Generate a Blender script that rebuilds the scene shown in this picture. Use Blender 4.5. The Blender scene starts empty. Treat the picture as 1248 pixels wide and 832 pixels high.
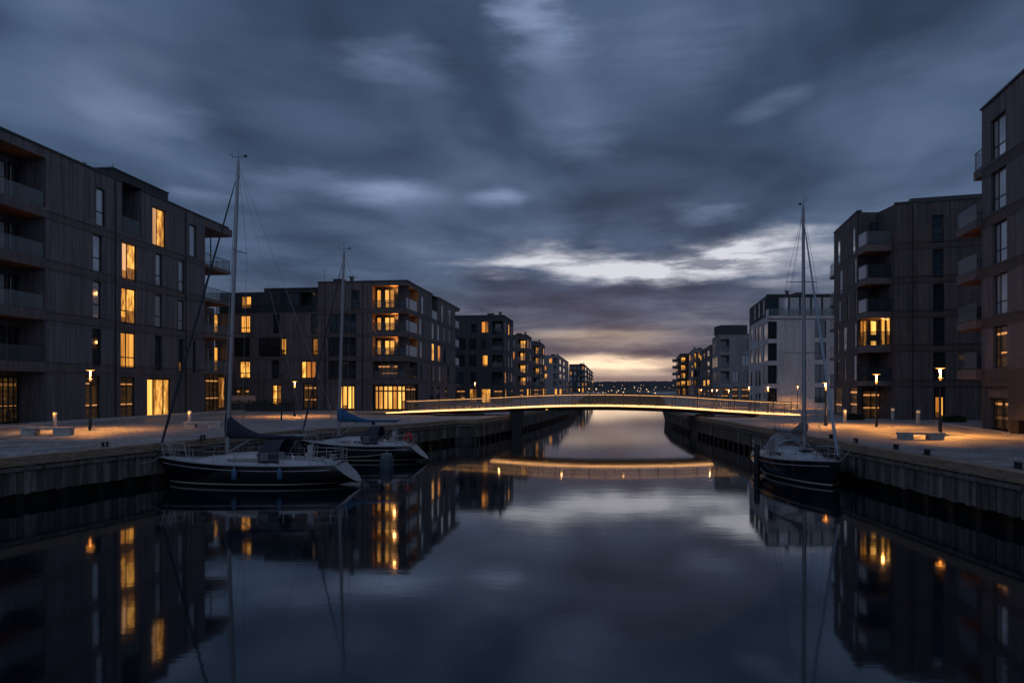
import bpy, math, random
from mathutils import Vector, Matrix
R = math.radians
random.seed(7)
C = bpy.context.scene.collection
F_PX, CX, HY, CH, QZ = 870.0, 624.0, 472.0, 4.5, 1.8     # survey: focal in px, picture centre, horizon, eye height, quay height

def X(px, d): return (px - CX) / F_PX * d
def Zat(py, d): return CH + (HY - py) / F_PX * d
def G(px, py):                                            # point on the quay level
    d = (CH - QZ) * F_PX / (py - HY)
    return Vector((X(px, d), d, QZ))

# ------------------------------------------------------------------ materials
MATS = {}
def mat(name):
    m = bpy.data.materials.new(name); m.use_nodes = True
    MATS[name] = m
    nt = m.node_tree
    return m, nt, nt.nodes['Principled BSDF']
def N(nt, t, **kw):
    n = nt.nodes.new(t)
    for k, v in kw.items():
        if k.startswith('i_'): n.inputs[k[2:]].default_value = v
        elif k.startswith('n_'): n.inputs[int(k[2:])].default_value = v
        else: setattr(n, k, v)
    return n
def L(nt, a, b): nt.links.new(a, b)
def ramp(nt, fac, stops, interp='LINEAR'):
    r = N(nt, 'ShaderNodeValToRGB'); r.color_ramp.interpolation = interp
    el = r.color_ramp.elements
    while len(el) > 1: el.remove(el[-1])
    el[0].position = stops[0][0]; el[0].color = (*stops[0][1], 1)
    for p, c in stops[1:]:
        e = el.new(p); e.color = (*c, 1)
    L(nt, fac, r.inputs[0]); return r.outputs[0]
def mulvec(nt, src, v):
    n = N(nt, 'ShaderNodeVectorMath', operation='MULTIPLY'); L(nt, src, n.inputs[0]); n.inputs[1].default_value = v
    return n.outputs[0]

def plain(name, col, rough=.6, metal=0, noise=0, nscale=(3, 3, 3), emit=None, es=0, ior=None):
    m, nt, b = mat(name)
    b.inputs['Base Color'].default_value = (*col, 1); b.inputs['Roughness'].default_value = rough
    b.inputs['Metallic'].default_value = metal
    if ior: b.inputs['IOR'].default_value = ior
    if noise:
        g = N(nt, 'ShaderNodeNewGeometry')
        n = N(nt, 'ShaderNodeTexNoise', i_Scale=1.0, i_Detail=6.0); L(nt, mulvec(nt, g.outputs['Position'], nscale), n.inputs['Vector'])
        lo = tuple(c*(1-noise) for c in col); hi = tuple(min(1, c*(1+noise)) for c in col)
        L(nt, ramp(nt, n.outputs[0], [(.3, lo), (.7, hi)]), b.inputs['Base Color'])
    if emit: b.inputs['Emission Color'].default_value = (*emit, 1); b.inputs['Emission Strength'].default_value = es
    return m

def wall_mat(name, col, board=.16, vert=True, contrast=.35):
    m, nt, b = mat(name)
    uv = N(nt, 'ShaderNodeUVMap'); uv.uv_map = 'UVMap'
    br = N(nt, 'ShaderNodeTexBrick'); br.offset = .5
    L(nt, uv.outputs[0], br.inputs['Vector'])
    br.inputs['Color1'].default_value = (1, 1, 1, 1); br.inputs['Color2'].default_value = (.72, .72, .72, 1)
    br.inputs['Mortar'].default_value = (.25, .25, .25, 1)
    br.inputs['Scale'].default_value = 1; br.inputs['Mortar Size'].default_value = .011
    br.inputs['Brick Width'].default_value = board if vert else .26
    br.inputs['Row Height'].default_value = 3.1 if vert else .085
    n1 = N(nt, 'ShaderNodeTexNoise', i_Scale=1.0, i_Detail=3.0); L(nt, mulvec(nt, uv.outputs[0], (4.5, .12, 1)), n1.inputs['Vector'])
    n2 = N(nt, 'ShaderNodeTexNoise', i_Scale=1.0, i_Detail=8.0, i_Roughness=.7); L(nt, mulvec(nt, uv.outputs[0], (5, 5, 1)), n2.inputs['Vector'])
    c1 = ramp(nt, n1.outputs[0], [(.32, tuple(c*(1-contrast) for c in col)), (.68, tuple(c*(1+contrast) for c in col))])
    mx = N(nt, 'ShaderNodeMix', data_type='RGBA', blend_type='MULTIPLY'); mx.inputs[0].default_value = .8
    L(nt, c1, mx.inputs[6]); L(nt, br.outputs['Color'], mx.inputs[7])
    m2 = N(nt, 'ShaderNodeMix', data_type='RGBA', blend_type='MULTIPLY'); m2.inputs[0].default_value = 1
    L(nt, mx.outputs[2], m2.inputs[6]); L(nt, ramp(nt, n2.outputs[0], [(.3, (.6, .6, .6)), (.7, (1.25, 1.25, 1.25))]), m2.inputs[7])
    L(nt, m2.outputs[2], b.inputs['Base Color'])
    b.inputs['Roughness'].default_value = .75
    bp = N(nt, 'ShaderNodeBump', i_Strength=.5, i_Distance=.02); L(nt, br.outputs['Fac'], bp.inputs['Height']); bp.invert = True
    L(nt, bp.outputs[0], b.inputs['Normal'])
    return m

def lit_mat(name, c_lo, c_hi, strength, fold=7.0, busy=.0, dim=False):
    """a lit room seen through glass and curtains"""
    m, nt, b = mat(name)
    g = N(nt, 'ShaderNodeNewGeometry')
    n1 = N(nt, 'ShaderNodeTexNoise', i_Scale=1.0, i_Detail=2.0); L(nt, mulvec(nt, g.outputs['Position'], (fold, fold*.8, .0)), n1.inputs['Vector'])
    n2 = N(nt, 'ShaderNodeTexNoise', i_Scale=1.0, i_Detail=2.5 if dim else 1.5, i_Roughness=.5 if dim else .65); L(nt, mulvec(nt, g.outputs['Position'], (.7, .7, 6.5) if dim else (3.0, 3.0, 1.0)), n2.inputs['Vector'])
    mx = N(nt, 'ShaderNodeMix', data_type='FLOAT'); mx.inputs[0].default_value = busy
    L(nt, n1.outputs[0], mx.inputs[2]); L(nt, n2.outputs[0], mx.inputs[3])
    col = ramp(nt, mx.outputs[0], [(.40, c_lo), (.56, tuple(q*.16 for q in c_hi)), (.62, tuple(q*.3 for q in c_hi)), (.70, c_hi)]) if dim else ramp(nt, mx.outputs[0], [(.34, c_lo), (.5, tuple((p+q)/2 for p, q in zip(c_lo, c_hi))), (.64, c_hi)])
    n3 = N(nt, 'ShaderNodeTexNoise', i_Scale=1.0, i_Detail=1.0); L(nt, mulvec(nt, g.outputs['Position'], (.8, .8, .10)), n3.inputs['Vector'])
    md = N(nt, 'ShaderNodeMix', data_type='RGBA', blend_type='MULTIPLY'); md.inputs[0].default_value = 1
    L(nt, col, md.inputs[6]); L(nt, ramp(nt, n3.outputs[0], [(.36, (.5, .44, .38)), (.58, (1.15, 1.15, 1.15))]), md.inputs[7]); col = md.outputs[2]
    b.inputs['Base Color'].default_value = (.05, .04, .03, 1); b.inputs['Roughness'].default_value = .15
    L(nt, col, b.inputs['Emission Color']); b.inputs['Emission Strength'].default_value = strength
    return m

M = {}
M['wall_a'] = wall_mat('dark board and brick cladding', (.155, .150, .172), .17, True, .35)
M['brick_a'] = wall_mat('dark brick base', (.155, .140, .150), .26, False, .3)
M['wall_b'] = wall_mat('brown grey brick', (.150, .133, .143), .2, True, .3)
M['brick_b'] = wall_mat('brown brick band', (.145, .125, .13), .26, False, .2)
M['wall_dark'] = wall_mat('charcoal cladding', (.05, .058, .07), .22, True, .3)
M['wall_r2'] = wall_mat('dark brown boards', (.12, .102, .108), .15, True, .35)
M['brick_r2'] = wall_mat('dark brown brick', (.115, .095, .092), .26, False, .2)
M['wall_white'] = wall_mat('pale render', (.60, .59, .61), 1.2, True, .1)
M['wall_grey'] = wall_mat('grey render', (.27, .26, .28), .6, True, .15)
M['slab'] = plain('dark balcony slab', (.14, .12, .125), .8, noise=.25)
M['soffit'] = plain('timber soffit', (.30, .13, .06), .7, noise=.3, nscale=(9, .5, 9))
M['coping'] = plain('metal coping', (.05, .055, .065), .45, .3)
M['roof'] = plain('roof felt', (.06, .06, .065), .9, noise=.3)
M['frame'] = plain('dark window frame', (.012, .013, .015), .4)
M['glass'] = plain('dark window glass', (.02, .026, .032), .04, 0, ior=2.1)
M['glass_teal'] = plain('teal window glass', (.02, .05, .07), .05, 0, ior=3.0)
M['glass_sky'] = plain('pale sky painted glass', (.46, .50, .55), .06, 0, ior=3.6)  # pale base colour paints the sky's reflection into the panes
M['metal'] = plain('brushed metal', (.45, .46, .48), .35, .9)
M['darkmetal'] = plain('dark painted steel', (.025, .026, .028), .4, .4)
M['lit'] = lit_mat('warm lit curtain', (.52, .17, .02), (1.0, .47, .09), 1.2)
M['lit_orange'] = lit_mat('orange lit curtain', (.42, .12, .02), (.85, .31, .05), 1.0)
M['lit_pale'] = lit_mat('pale lit curtain', (.55, .24, .09), (1.0, .56, .26), .95)
M['lit_busy'] = lit_mat('lit room with furniture', (.16, .045, .006), (1.0, .48, .09), 1.4, busy=.75)
M['lit_bright'] = lit_mat('bright lit room', (.62, .24, .035), (1.0, .52, .11), 1.55, fold=2.6, busy=.0)
M['lit_dim'] = lit_mat('dim lit room', (.006, .005, .004), (.70, .30, .06), .7, busy=.72, dim=True)
M['lit_shade'] = lit_mat('shaded lit room', (.10, .03, .006), (.50, .20, .04), .75, busy=.6)
M['shop'] = lit_mat('dim shop room', (.004, .004, .004), (.32, .15, .04), .5, fold=2.2, busy=.55, dim=True)
M['strip_lamp'] = plain('strip lamp in shop', (.5, .3, .1), .4, emit=(1, .40, .12), es=.62)
M['lamp'] = plain('lamp opal', (1, .8, .5), .5, emit=(1, .36, .05), es=2.6)
M['lamp_tube'] = plain('lamp tube', (1, .7, .4), .5, emit=(1, .31, .04), es=1.15)
M['led'] = plain('led strip', (1, .7, .4), .5, emit=(1, .47, .16), es=4.6)
M['glow_under'] = plain('added under edge glow', (1, .7, .4), .5, emit=(1, .46, .13), es=6)  # extra glow for the deck underside, not a fitting of the bridge
M['lens'] = plain('bollard lens', (1, .7, .4), .5, emit=(1, .42, .12), es=.5)
M['led_soft'] = plain('handrail light line', (1, .7, .4), .5, emit=(1, .46, .15), es=1.7)
M['concrete'] = plain('concrete', (.38, .37, .37), .8, noise=.25, nscale=(4, 4, 4))
M['white_gel'] = plain('white deck gelcoat', (.36, .385, .43), .3, noise=.15, nscale=(3, 3, 3))
M['transom'] = plain('grey scuffed transom', (.24, .25, .27), .4, noise=.45, nscale=(5, 5, 9))
M['alu'] = plain('mast aluminium', (.26, .28, .32), .35, .5)
M['wire'] = plain('stainless wire', (.30, .32, .35), .3, .6)
M['navy_cloth'] = plain('dark navy sailcloth', (.018, .024, .045), .85, noise=.3)
M['blue_cloth'] = plain('blue sailcloth', (.02, .095, .22), .85, noise=.25)
M['grey_cloth'] = plain('grey sailcloth', (.16, .16, .17), .9, noise=.4)
M['furl'] = plain('furled sail uv strip', (.03, .035, .05), .8)
M['furl_pale'] = plain('furled sail pale strip', (.30, .36, .46), .8)
M['black'] = plain('black rubber', (.01, .01, .012), .6)
M['red'] = plain('red lifebuoy cover', (.45, .03, .03), .6)
M['blue'] = plain('blue fender', (.03, .10, .20), .5)
M['rope'] = plain('pale rope', (.40, .38, .36), .9)
M['pink'] = plain('pale pink screen cloth', (.62, .42, .36), .8)
M['leaf'] = plain('dark hedge leaf', (.03, .05, .025), .7, noise=.5, nscale=(8, 8, 8))

def glass_rail(name, col, alpha, rough=.1, tint=(1, 1, 1)):
    m, nt, b = mat(name)
    out = nt.nodes['Material Output']
    b.inputs['Base Color'].default_value = (*col, 1); b.inputs['Roughness'].default_value = rough; b.inputs['IOR'].default_value = 1.6
    t = N(nt, 'ShaderNodeBsdfTransparent'); t.inputs[0].default_value = (*tint, 1)
    mx = N(nt, 'ShaderNodeMixShader'); mx.inputs[0].default_value = alpha
    L(nt, t.outputs[0], mx.inputs[1]); L(nt, b.outputs[0], mx.inputs[2]); L(nt, mx.outputs[0], out.inputs[0])
    return m
M['rail_glass'] = glass_rail('balcony glass', (.22, .27, .29), .26, .04)
M['rail_dark'] = glass_rail('smoked balcony glass', (.05, .07, .08), .38, .04)
M['rail_white'] = glass_rail('frosted balcony glass', (.62, .64, .68), .88, .5)
M['bridge_glass'] = glass_rail('bridge mesh infill', (.50, .42, .32), .2, .4)
M['sprayhood_window'] = glass_rail('clear vinyl', (.2, .22, .25), .5)

# water
def make_water():
    m, nt, b = mat('still harbour water')
    out = nt.nodes['Material Output']
    g = N(nt, 'ShaderNodeNewGeometry')
    n1 = N(nt, 'ShaderNodeTexNoise', i_Scale=1.0, i_Detail=3.0, i_Roughness=.6); L(nt, mulvec(nt, g.outputs['Position'], (.45, 1.1, 1)), n1.inputs['Vector'])
    n2 = N(nt, 'ShaderNodeTexNoise', i_Scale=1.0, i_Detail=2.0); L(nt, mulvec(nt, g.outputs['Position'], (.05, .05, 1)), n2.inputs['Vector'])
    ad = N(nt, 'ShaderNodeMath', operation='MULTIPLY_ADD'); L(nt, n2.outputs[0], ad.inputs[0]); ad.inputs[1].default_value = .6; L(nt, n1.outputs[0], ad.inputs[2])
    bp = N(nt, 'ShaderNodeBump', i_Strength=1.0, i_Distance=.0020); L(nt, ad.outputs[0], bp.inputs['Height'])
    b.inputs['Base Color'].default_value = (.003, .007, .012, 1)
    b.inputs['Roughness'].default_value = .048; b.inputs['IOR'].default_value = 1.7
    L(nt, bp.outputs[0], b.inputs['Normal'])
    return m
M['water'] = make_water()

def make_paving():
    m, nt, b = mat('stone setts')
    g = N(nt, 'ShaderNodeNewGeometry')
    rot = N(nt, 'ShaderNodeMapping'); rot.inputs['Rotation'].default_value = (0, 0, R(14)); L(nt, g.outputs['Position'], rot.inputs[0])
    br = N(nt, 'ShaderNodeTexBrick'); L(nt, rot.outputs[0], br.inputs['Vector'])
    br.inputs['Scale'].default_value = 1; br.inputs['Brick Width'].default_value = .62; br.inputs['Row Height'].default_value = .32
    br.inputs['Mortar Size'].default_value = .025; br.inputs['Color1'].default_value = (.40, .39, .40, 1)
    br.inputs['Color2'].default_value = (.24, .24, .26, 1); br.inputs['Mortar'].default_value = (.09, .09, .095, 1)
    n2 = N(nt, 'ShaderNodeTexNoise', i_Scale=.5, i_Detail=7.0, i_Roughness=.65); L(nt, g.outputs['Position'], n2.inputs['Vector'])
    mx = N(nt, 'ShaderNodeMix', data_type='RGBA', blend_type='MULTIPLY'); mx.inputs[0].default_value = 1
    L(nt, br.outputs['Color'], mx.inputs[6]); L(nt, ramp(nt, n2.outputs[0], [(.35, (.62, .62, .64)), (.65, (1.15, 1.13, 1.1))]), mx.inputs[7])
    L(nt, mx.outputs[2], b.inputs['Base Color'])
    L(nt, ramp(nt, n2.outputs[0], [(.35, (.42,)*3), (.65, (.75,)*3)]), b.inputs['Roughness'])
    bp = N(nt, 'ShaderNodeBump', i_Strength=.6, i_Distance=.02); bp.invert = True; L(nt, br.outputs['Fac'], bp.inputs['Height']); L(nt, bp.outputs[0], b.inputs['Normal'])
    return m
M['paving'] = make_paving()

def make_timber(name, lo, hi, sc):
    m, nt, b = mat(name)
    g = N(nt, 'ShaderNodeNewGeometry')
    n1 = N(nt, 'ShaderNodeTexNoise', i_Scale=1.0, i_Detail=6.0, i_Roughness=.7); L(nt, mulvec(nt, g.outputs['Position'], sc), n1.inputs['Vector'])
    n2 = N(nt, 'ShaderNodeTexNoise', i_Scale=1.0, i_Detail=6.0, i_Roughness=.8); L(nt, mulvec(nt, g.outputs['Position'], (6, 6, 5)), n2.inputs['Vector'])
    mx = N(nt, 'ShaderNodeMix', data_type='FLOAT'); mx.inputs[0].default_value = .3
    L(nt, n1.outputs[0], mx.inputs[2]); L(nt, n2.outputs[0], mx.inputs[3])
    L(nt, ramp(nt, mx.outputs[0], [(.36, lo), (.62, hi)]), b.inputs['Base Color']); b.inputs['Roughness'].default_value = .8
    return m
M['boards'] = make_timber('weathered wall boards', (.012, .012, .012), (.19, .18, .165), (5.5, 5.5, .35))
M['cap'] = make_timber('oak cap beam', (.12, .095, .075), (.33, .25, .18), (1.2, 1.2, 12))
M['boards_dark'] = make_timber('dark stained wall boards', (.010, .010, .010), (.12, .11, .10), (5.5, 5.5, .35))
M['boards_pale'] = make_timber('bleached wall boards', (.035, .034, .032), (.26, .25, .235), (5.5, 5.5, .35))
M['wetwall'] = plain('wet dark wall', (.012, .014, .013), .35, noise=.4)
M['bridge_steel'] = plain('bronze bridge steel', (.16, .12, .085), .5, .3, noise=.2)
M['bridge_under'] = plain('bridge soffit', (.10, .075, .055), .55, .2, noise=.2)

def hull_mat(name, col, z_sheer, boot=(.10, .17)):
    m, nt, b = mat(name)
    tc = N(nt, 'ShaderNodeTexCoord'); sp = N(nt, 'ShaderNodeSeparateXYZ'); L(nt, tc.outputs['Object'], sp.inputs[0])
    mr = N(nt, 'ShaderNodeMapRange'); L(nt, sp.outputs[2], mr.inputs[0]); mr.inputs[1].default_value = 0; mr.inputs[2].default_value = 1
    c = ramp(nt, mr.outputs[0], [(0, (.02, .02, .025)), (boot[0], (.62, .60, .56)), (boot[1], col)], 'CONSTANT')
    L(nt, c, b.inputs['Base Color']); b.inputs['Roughness'].default_value = .12
    return m

# ------------------------------------------------------------------ mesh builder
class MB:
    def __init__(s): s.v = []; s.f = []; s.uv = []; s.m = []; s.mi = 0; s.smooth = False; s.sm = []
    def face(s, pts, uvs=None):
        i = len(s.v); s.v += [tuple(p) for p in pts]; s.f.append(tuple(range(i, i+len(pts))))
        s.uv.append(uvs if uvs else [(p[0]+p[1], p[2]) for p in pts]); s.m.append(s.mi); s.sm.append(s.smooth)
    def box8(s, p):      # p: 8 corners, 0-3 bottom loop, 4-7 top loop
        for q in ((0, 3, 2, 1), (4, 5, 6, 7), (0, 1, 5, 4), (1, 2, 6, 5), (2, 3, 7, 6), (3, 0, 4, 7)): s.face([p[k] for k in q])
        return s
    def box(s, a, b):
        (x0, y0, z0), (x1, y1, z1) = a, b
        return s.box8([(x0, y0, z0), (x1, y0, z0), (x1, y1, z0), (x0, y1, z0), (x0, y0, z1), (x1, y0, z1), (x1, y1, z1), (x0, y1, z1)])
    def grid(s, rows, closed=False):
        """rows: list of equal-length point lists, smooth lofted surface with shared verts"""
        n = len(rows[0]); base = len(s.v)
        for r in rows: s.v += [tuple(p) for p in r]
        for i in range(len(rows)-1):
            for j in range(n if closed else n-1):
                a = base+i*n+j; b = base+i*n+(j+1) % n
                f = (a, b, b+n, a+n); s.f.append(f)
                s.uv.append([(s.v[k][0]+s.v[k][1], s.v[k][2]) for k in f]); s.m.append(s.mi); s.sm.append(True)
        return s
    def tube(s, pts, r, seg=8, caps=True):
        pts = [Vector(p) for p in pts]; rows = []
        rr = r if isinstance(r, (list, tuple)) else [r]*len(pts)
        for i, p in enumerate(pts):
            t = (pts[min(i+1, len(pts)-1)] - pts[max(i-1, 0)]).normalized()
            a = Vector((0, 0, 1)) if abs(t.z) < .9 else Vector((1, 0, 0))
            u = t.cross(a).normalized(); w = t.cross(u)
            rows.append([p + (u*math.cos(2*math.pi*k/seg) + w*math.sin(2*math.pi*k/seg))*rr[i] for k in range(seg)])
        s.grid(rows, True)
        if caps: s.face(rows[0][::-1]); s.face(rows[-1])
        return s
    def lathe(s, prof, c=(0, 0, 0), seg=20):
        rows = [[(c[0]+r*math.cos(2*math.pi*k/seg), c[1]+r*math.sin(2*math.pi*k/seg), c[2]+z) for k in range(seg)] for r, z in prof]
        return s.grid(rows, True)
    def build(s, name, mats, parent=None, world=True):
        me = bpy.data.meshes.new(name)
        me.from_pydata(s.v, [], s.f); ul = me.uv_layers.new(name='UVMap')
        k = 0
        for i, f in enumerate(s.f):
            for j in range(len(f)): ul.data[k].uv = s.uv[i][j]; k += 1
        if not isinstance(mats, (list, tuple)): mats = [mats]
        for m in mats: me.materials.append(m)
        for p, mi, sm in zip(me.polygons, s.m, s.sm): p.material_index = mi; p.use_smooth = sm
        o = bpy.data.objects.new(name, me); C.objects.link(o)
        if parent:
            o.parent = parent
            if world:
                root = parent
                off = Vector((0, 0, 0))
                while root: off += root.location; root = root.parent
                o.location = -off
        return o
def tag(o, label=None, cat=None, group=None, kind=None):
    if label: o['label'] = label
    if cat: o['category'] = cat
    if group: o['group'] = group
    if kind: o['kind'] = kind
    return o
def empty(name, loc, label, cat, group=None, rz=0):
    o = bpy.data.objects.new(name, None); C.objects.link(o); o.location = loc; o.rotation_euler.z = rz
    o.empty_display_size = .5
    return tag(o, label, cat, group)
def copy_tree(o, parent=None):
    c = o.copy(); C.objects.link(c)
    if parent: c.parent = parent
    for ch in list(o.children): copy_tree(ch, c)
    return c

def light(name, loc, e, col=(1, .42, .10), r=.09, parent=None):
    ld = bpy.data.lights.new(name, 'POINT'); ld.energy = e; ld.color = col; ld.shadow_soft_size = r
    o = bpy.data.objects.new(name, ld); C.objects.link(o); o.location = loc
    if parent: o.parent = parent
    return o

# ------------------------------------------------------------------ facades
class Fac:
    def __init__(s, A, B, n=None):
        s.A = Vector(A[:2]); s.B = Vector(B[:2]); s.len = (s.B-s.A).length; s.u = (s.B-s.A)/s.len
        nn = Vector((s.u.y, -s.u.x))
        if n is None: n = -s.A
        if nn.dot(Vector(n[:2])) < 0: nn = -nn
        s.n = nn
    def off(s, d): return Fac(s.A + s.n*d, s.B + s.n*d, s.n)
    def pt(s, u, z, o=0):
        p = s.A + s.u*u + s.n*o; return Vector((p.x, p.y, z))
    def hit(s, px):
        r = Vector(((px-CX)/F_PX, 1.0)); # A + u*t = r*k
        det = s.u.x*(-r.y) - s.u.y*(-r.x)
        t = ((-s.A.x)*(-r.y) - (-s.A.y)*(-r.x))/det
        p = s.A + s.u*t; return t, p.y
    def rect(s, x0, x1, y0, y1):
        a, _ = s.hit(x0); b, _ = s.hit(x1); _, dm = s.hit((x0+x1)/2)
        return (min(a, b), max(a, b), Zat(y1, dm), Zat(y0, dm))
    def obox(s, mb, u0, u1, z0, z1, o0, o1):
        return mb.box8([s.pt(u0, z0, o0), s.pt(u1, z0, o0), s.pt(u1, z0, o1), s.pt(u0, z0, o1), s.pt(u0, z1, o0), s.pt(u1, z1, o0), s.pt(u1, z1, o1), s.pt(u0, z1, o1)])
    def quad(s, mb, u0, u1, z0, z1, o=0):
        mb.face([s.pt(u0, z0, o), s.pt(u1, z0, o), s.pt(u1, z1, o), s.pt(u0, z1, o)], [(u0, z0), (u1, z0), (u1, z1), (u0, z1)])
    def wall(s, mb, u0, u1, z0, z1, holes, depth=.22, bands=(), band_mi=1, base=None):
        """wall sheet with openings; hole = (u0,u1,z0,z1[,depth[,openside]])"""
        holes = [h for h in holes if h[1] > u0+.01 and h[0] < u1-.01]
        us = sorted(set([u0, u1] + [min(max(k, u0), u1) for h in holes for k in h[:2]]))
        zs = sorted(set([z0, z1] + [min(max(k, z0), z1) for h in holes for k in h[2:4]] + [k for b in bands for k in b if z0 < k < z1] + ([base] if base else [])))
        for i in range(len(us)-1):
            for j in range(len(zs)-1):
                cu, cz = (us[i]+us[i+1])/2, (zs[j]+zs[j+1])/2
                if us[i+1]-us[i] < 1e-4 or zs[j+1]-zs[j] < 1e-4: continue
                if any(h[0] < cu < h[1] and h[2] < cz < h[3] for h in holes): continue
                mb.mi = band_mi if (any(b[0] < cz < b[1] for b in bands) or (base and cz < base)) else 0
                s.quad(mb, us[i], us[i+1], zs[j], zs[j+1])
        mb.mi = 0
        for h in holes:
            d = h[4] if len(h) > 4 else depth
            a, b, c, e = max(h[0], u0), min(h[1], u1), max(h[2], z0), min(h[3], z1)
            sides = h[5] if len(h) > 5 else 'LRTB'
            mb.mi = 0
            if 'L' in sides: mb.face([s.pt(a, c), s.pt(a, c, -d), s.pt(a, e, -d), s.pt(a, e)], [(0, c), (d, c), (d, e), (0, e)])
            if 'R' in sides: mb.face([s.pt(b, c), s.pt(b, c, -d), s.pt(b, e, -d), s.pt(b, e)], [(0, c), (d, c), (d, e), (0, e)])
            mb.mi = 1
            if 'T' in sides:
                mb.mi = 2 if d > 1 else 1
                mb.face([s.pt(a, e), s.pt(b, e), s.pt(b, e, -d), s.pt(a, e, -d)])
                mb.mi = 1
            if 'B' in sides: mb.face([s.pt(a, c), s.pt(b, c), s.pt(b, c, -d), s.pt(a, c, -d)])
            if d > 1: mb.mi = 0; s.quad(mb, a, b, c, e, -d)
        mb.mi = 0

def window(F, rc, parent, kind='glass', r=.18, v=(), h=(), t=.06, label=None):
    a, b, c, e = rc[:4]
    if kind == 'lit_bright': t *= 1.5
    mb = MB()
    T = .05
    for q in ((a, b, c, c+t), (a, b, e-t, e), (a, a+t, c+t, e-t), (b-t, b, c+t, e-t)): F.obox(mb, *q, -r-.02, -r+T)
    for k in v: uu = a+(b-a)*k; F.obox(mb, uu-t*.45, uu+t*.45, c+t, e-t, -r-.015, -r+T-.01)
    for k in h: zz = c+(e-c)*k; F.obox(mb, a+t, b-t, zz-t*.4, zz+t*.4, -r-.012, -r+T-.014)
    w = mb.build('window', M['frame'], parent)
    if label: w['label'] = label
    p = MB(); seg = [0, *v, 1]; rr = random.Random(int(abs(a*91+c*37+b*13)*10)); islit = kind in ('lit', 'lit_pale', 'lit_orange', 'lit_bright', 'lit_busy')
    for i in range(len(seg)-1):
        x0, x1 = a+(b-a)*seg[i]+(.01 if i == 0 else 0), a+(b-a)*seg[i+1]-(.01 if i == len(seg)-2 else 0)
        if not islit: p.mi = 0; F.quad(p, x0, x1, c+.01, e-.01, -r); continue
        q = rr.random(); hi_ = kind == 'lit_bright'; p.mi = 0 if q < (.8 if hi_ else .6) else (1 if q < .85 or hi_ else 2)
        if rr.random() < (.15 if hi_ else .35):       # something dark stands low behind the glass
            zz = c+(e-c)*rr.uniform(.18, .4); k_ = p.mi; p.mi = 2; F.quad(p, x0, x1, c+.01, zz, -r); p.mi = k_; F.quad(p, x0, x1, zz, e-.01, -r)
        else: F.quad(p, x0, x1, c+.01, e-.01, -r)
    p.build('pane', [M[kind], M['lit_busy'], M['lit_shade']] if islit else M['shop' if kind == 'lit_dim' else kind], w)
    if kind == 'lit_dim' and (b-a) > .9:
        sm = MB(); edges = [a+t, *[a+(b-a)*k for k in v], b-t]
        for i in range(len(edges)-1):
            for f in (.36, .82):
                zz = c+(e-c)*f; hh = .055 if f < .5 else .075
                if rr.random() < .9: F.quad(sm, edges[i]+t*.6, edges[i+1]-t*.6, zz-hh, zz+hh, -r+.012); sm.build('strip_lamp', M['strip_lamp'], w); sm = MB()
    return w

def rail(F, u0, u1, z0, parent, h=1.05, o=-.08, kind='rail_glass', split=1.3, top=True):
    mb = MB(); F.obox(mb, u0, u1, z0+.06, z0+h, o-.008, o+.008)
    p = mb.build('balustrade', M[kind], parent)
    m2 = MB(); F.obox(m2, u0, u1, z0+h, z0+h+.035, o-.03, o+.03)
    n = max(1, int((u1-u0)/split))
    for k in range(n+1):
        uu = u0+.03+(u1-u0-.06)*k/n; F.obox(m2, uu-.018, uu+.018, z0, z0+h, o-.03, o-.012)
    m2.build('handrail', M['darkmetal'], p)
    return p

def joints(F, u0, u1, bands, parent):
    for b in bands:
        mb = MB()
        for z in b: F.obox(mb, u0, u1, z-.03, z+.03, .004, .03)
        mb.build('floor_band', M['coping'], parent)
def downpipe(F, u, z0, z1, parent):
    mb = MB(); p = F.pt(u, z0, .09); q = F.pt(u, z1, .09); mb.tube([p, q], .045, 6)
    k = z0+1.5
    while k < z1: F.obox(mb, u-.07, u+.07, k, k+.05, .004, .14); k += 2.6
    mb.build('downpipe', M['darkmetal'], parent)
def roof_kit(F, u, z, parent, back=3.0):
    mb = MB(); p = F.pt(u, z, -back); mb.lathe([(.22, 0), (.22, .7), (.34, .72), (.34, .85), (0, .9)], tuple(p), 12); mb.build('roof_vent', M['metal'], parent)
    mb = MB(); F.obox(mb, u+1.2, u+2.3, z, z+.6, -back-1.5, -back); mb.build('roof_unit', M['coping'], parent)
    mb = MB(); p = F.pt(u+3.2, z, -back+.5); mb.tube([p, p+Vector((0, 0, 1.7))], .022, 5); mb.tube([p+Vector((-.3, 0, 1.5)), p+Vector((.3, 0, 1.5))], .012, 4); mb.build('aerial', M['darkmetal'], parent)
def coping(F, u0, u1, z, parent, o=.1, t=.14):
    mb = MB(); F.obox(mb, u0, u1, z+.003, z+t, -.35, o); return mb.build('coping', M['coping'], parent)

def body(mb, pts, z0, z1, skip=()):
    """plain side walls of a footprint polygon (list of 2D pts); skip = indices of edges already made"""
    n = len(pts)
    for i in range(n):
        if i in skip: continue
        a, b = pts[i], pts[(i+1) % n]; l = (Vector(b)-Vector(a)).length
        mb.face([(a[0], a[1], z0), (b[0], b[1], z0), (b[0], b[1], z1), (a[0], a[1], z1)], [(0, z0), (l, z0), (l, z1), (0, z1)])
def roof(pts, z, parent, name='roof'):
    mb = MB(); mb.face([(p[0], p[1], z) for p in pts]); return mb.build(name, M['roof'], parent)

# ================================================================== SETTING
# water, land
mb = MB(); mb.face([(-2500, -200, 0), (2500, -200, 0), (2500, 2600, 0), (-2500, 2600, 0)])
tag(mb.build('water', M['water']), 'still dark harbour water', None, None, 'structure')

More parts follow.
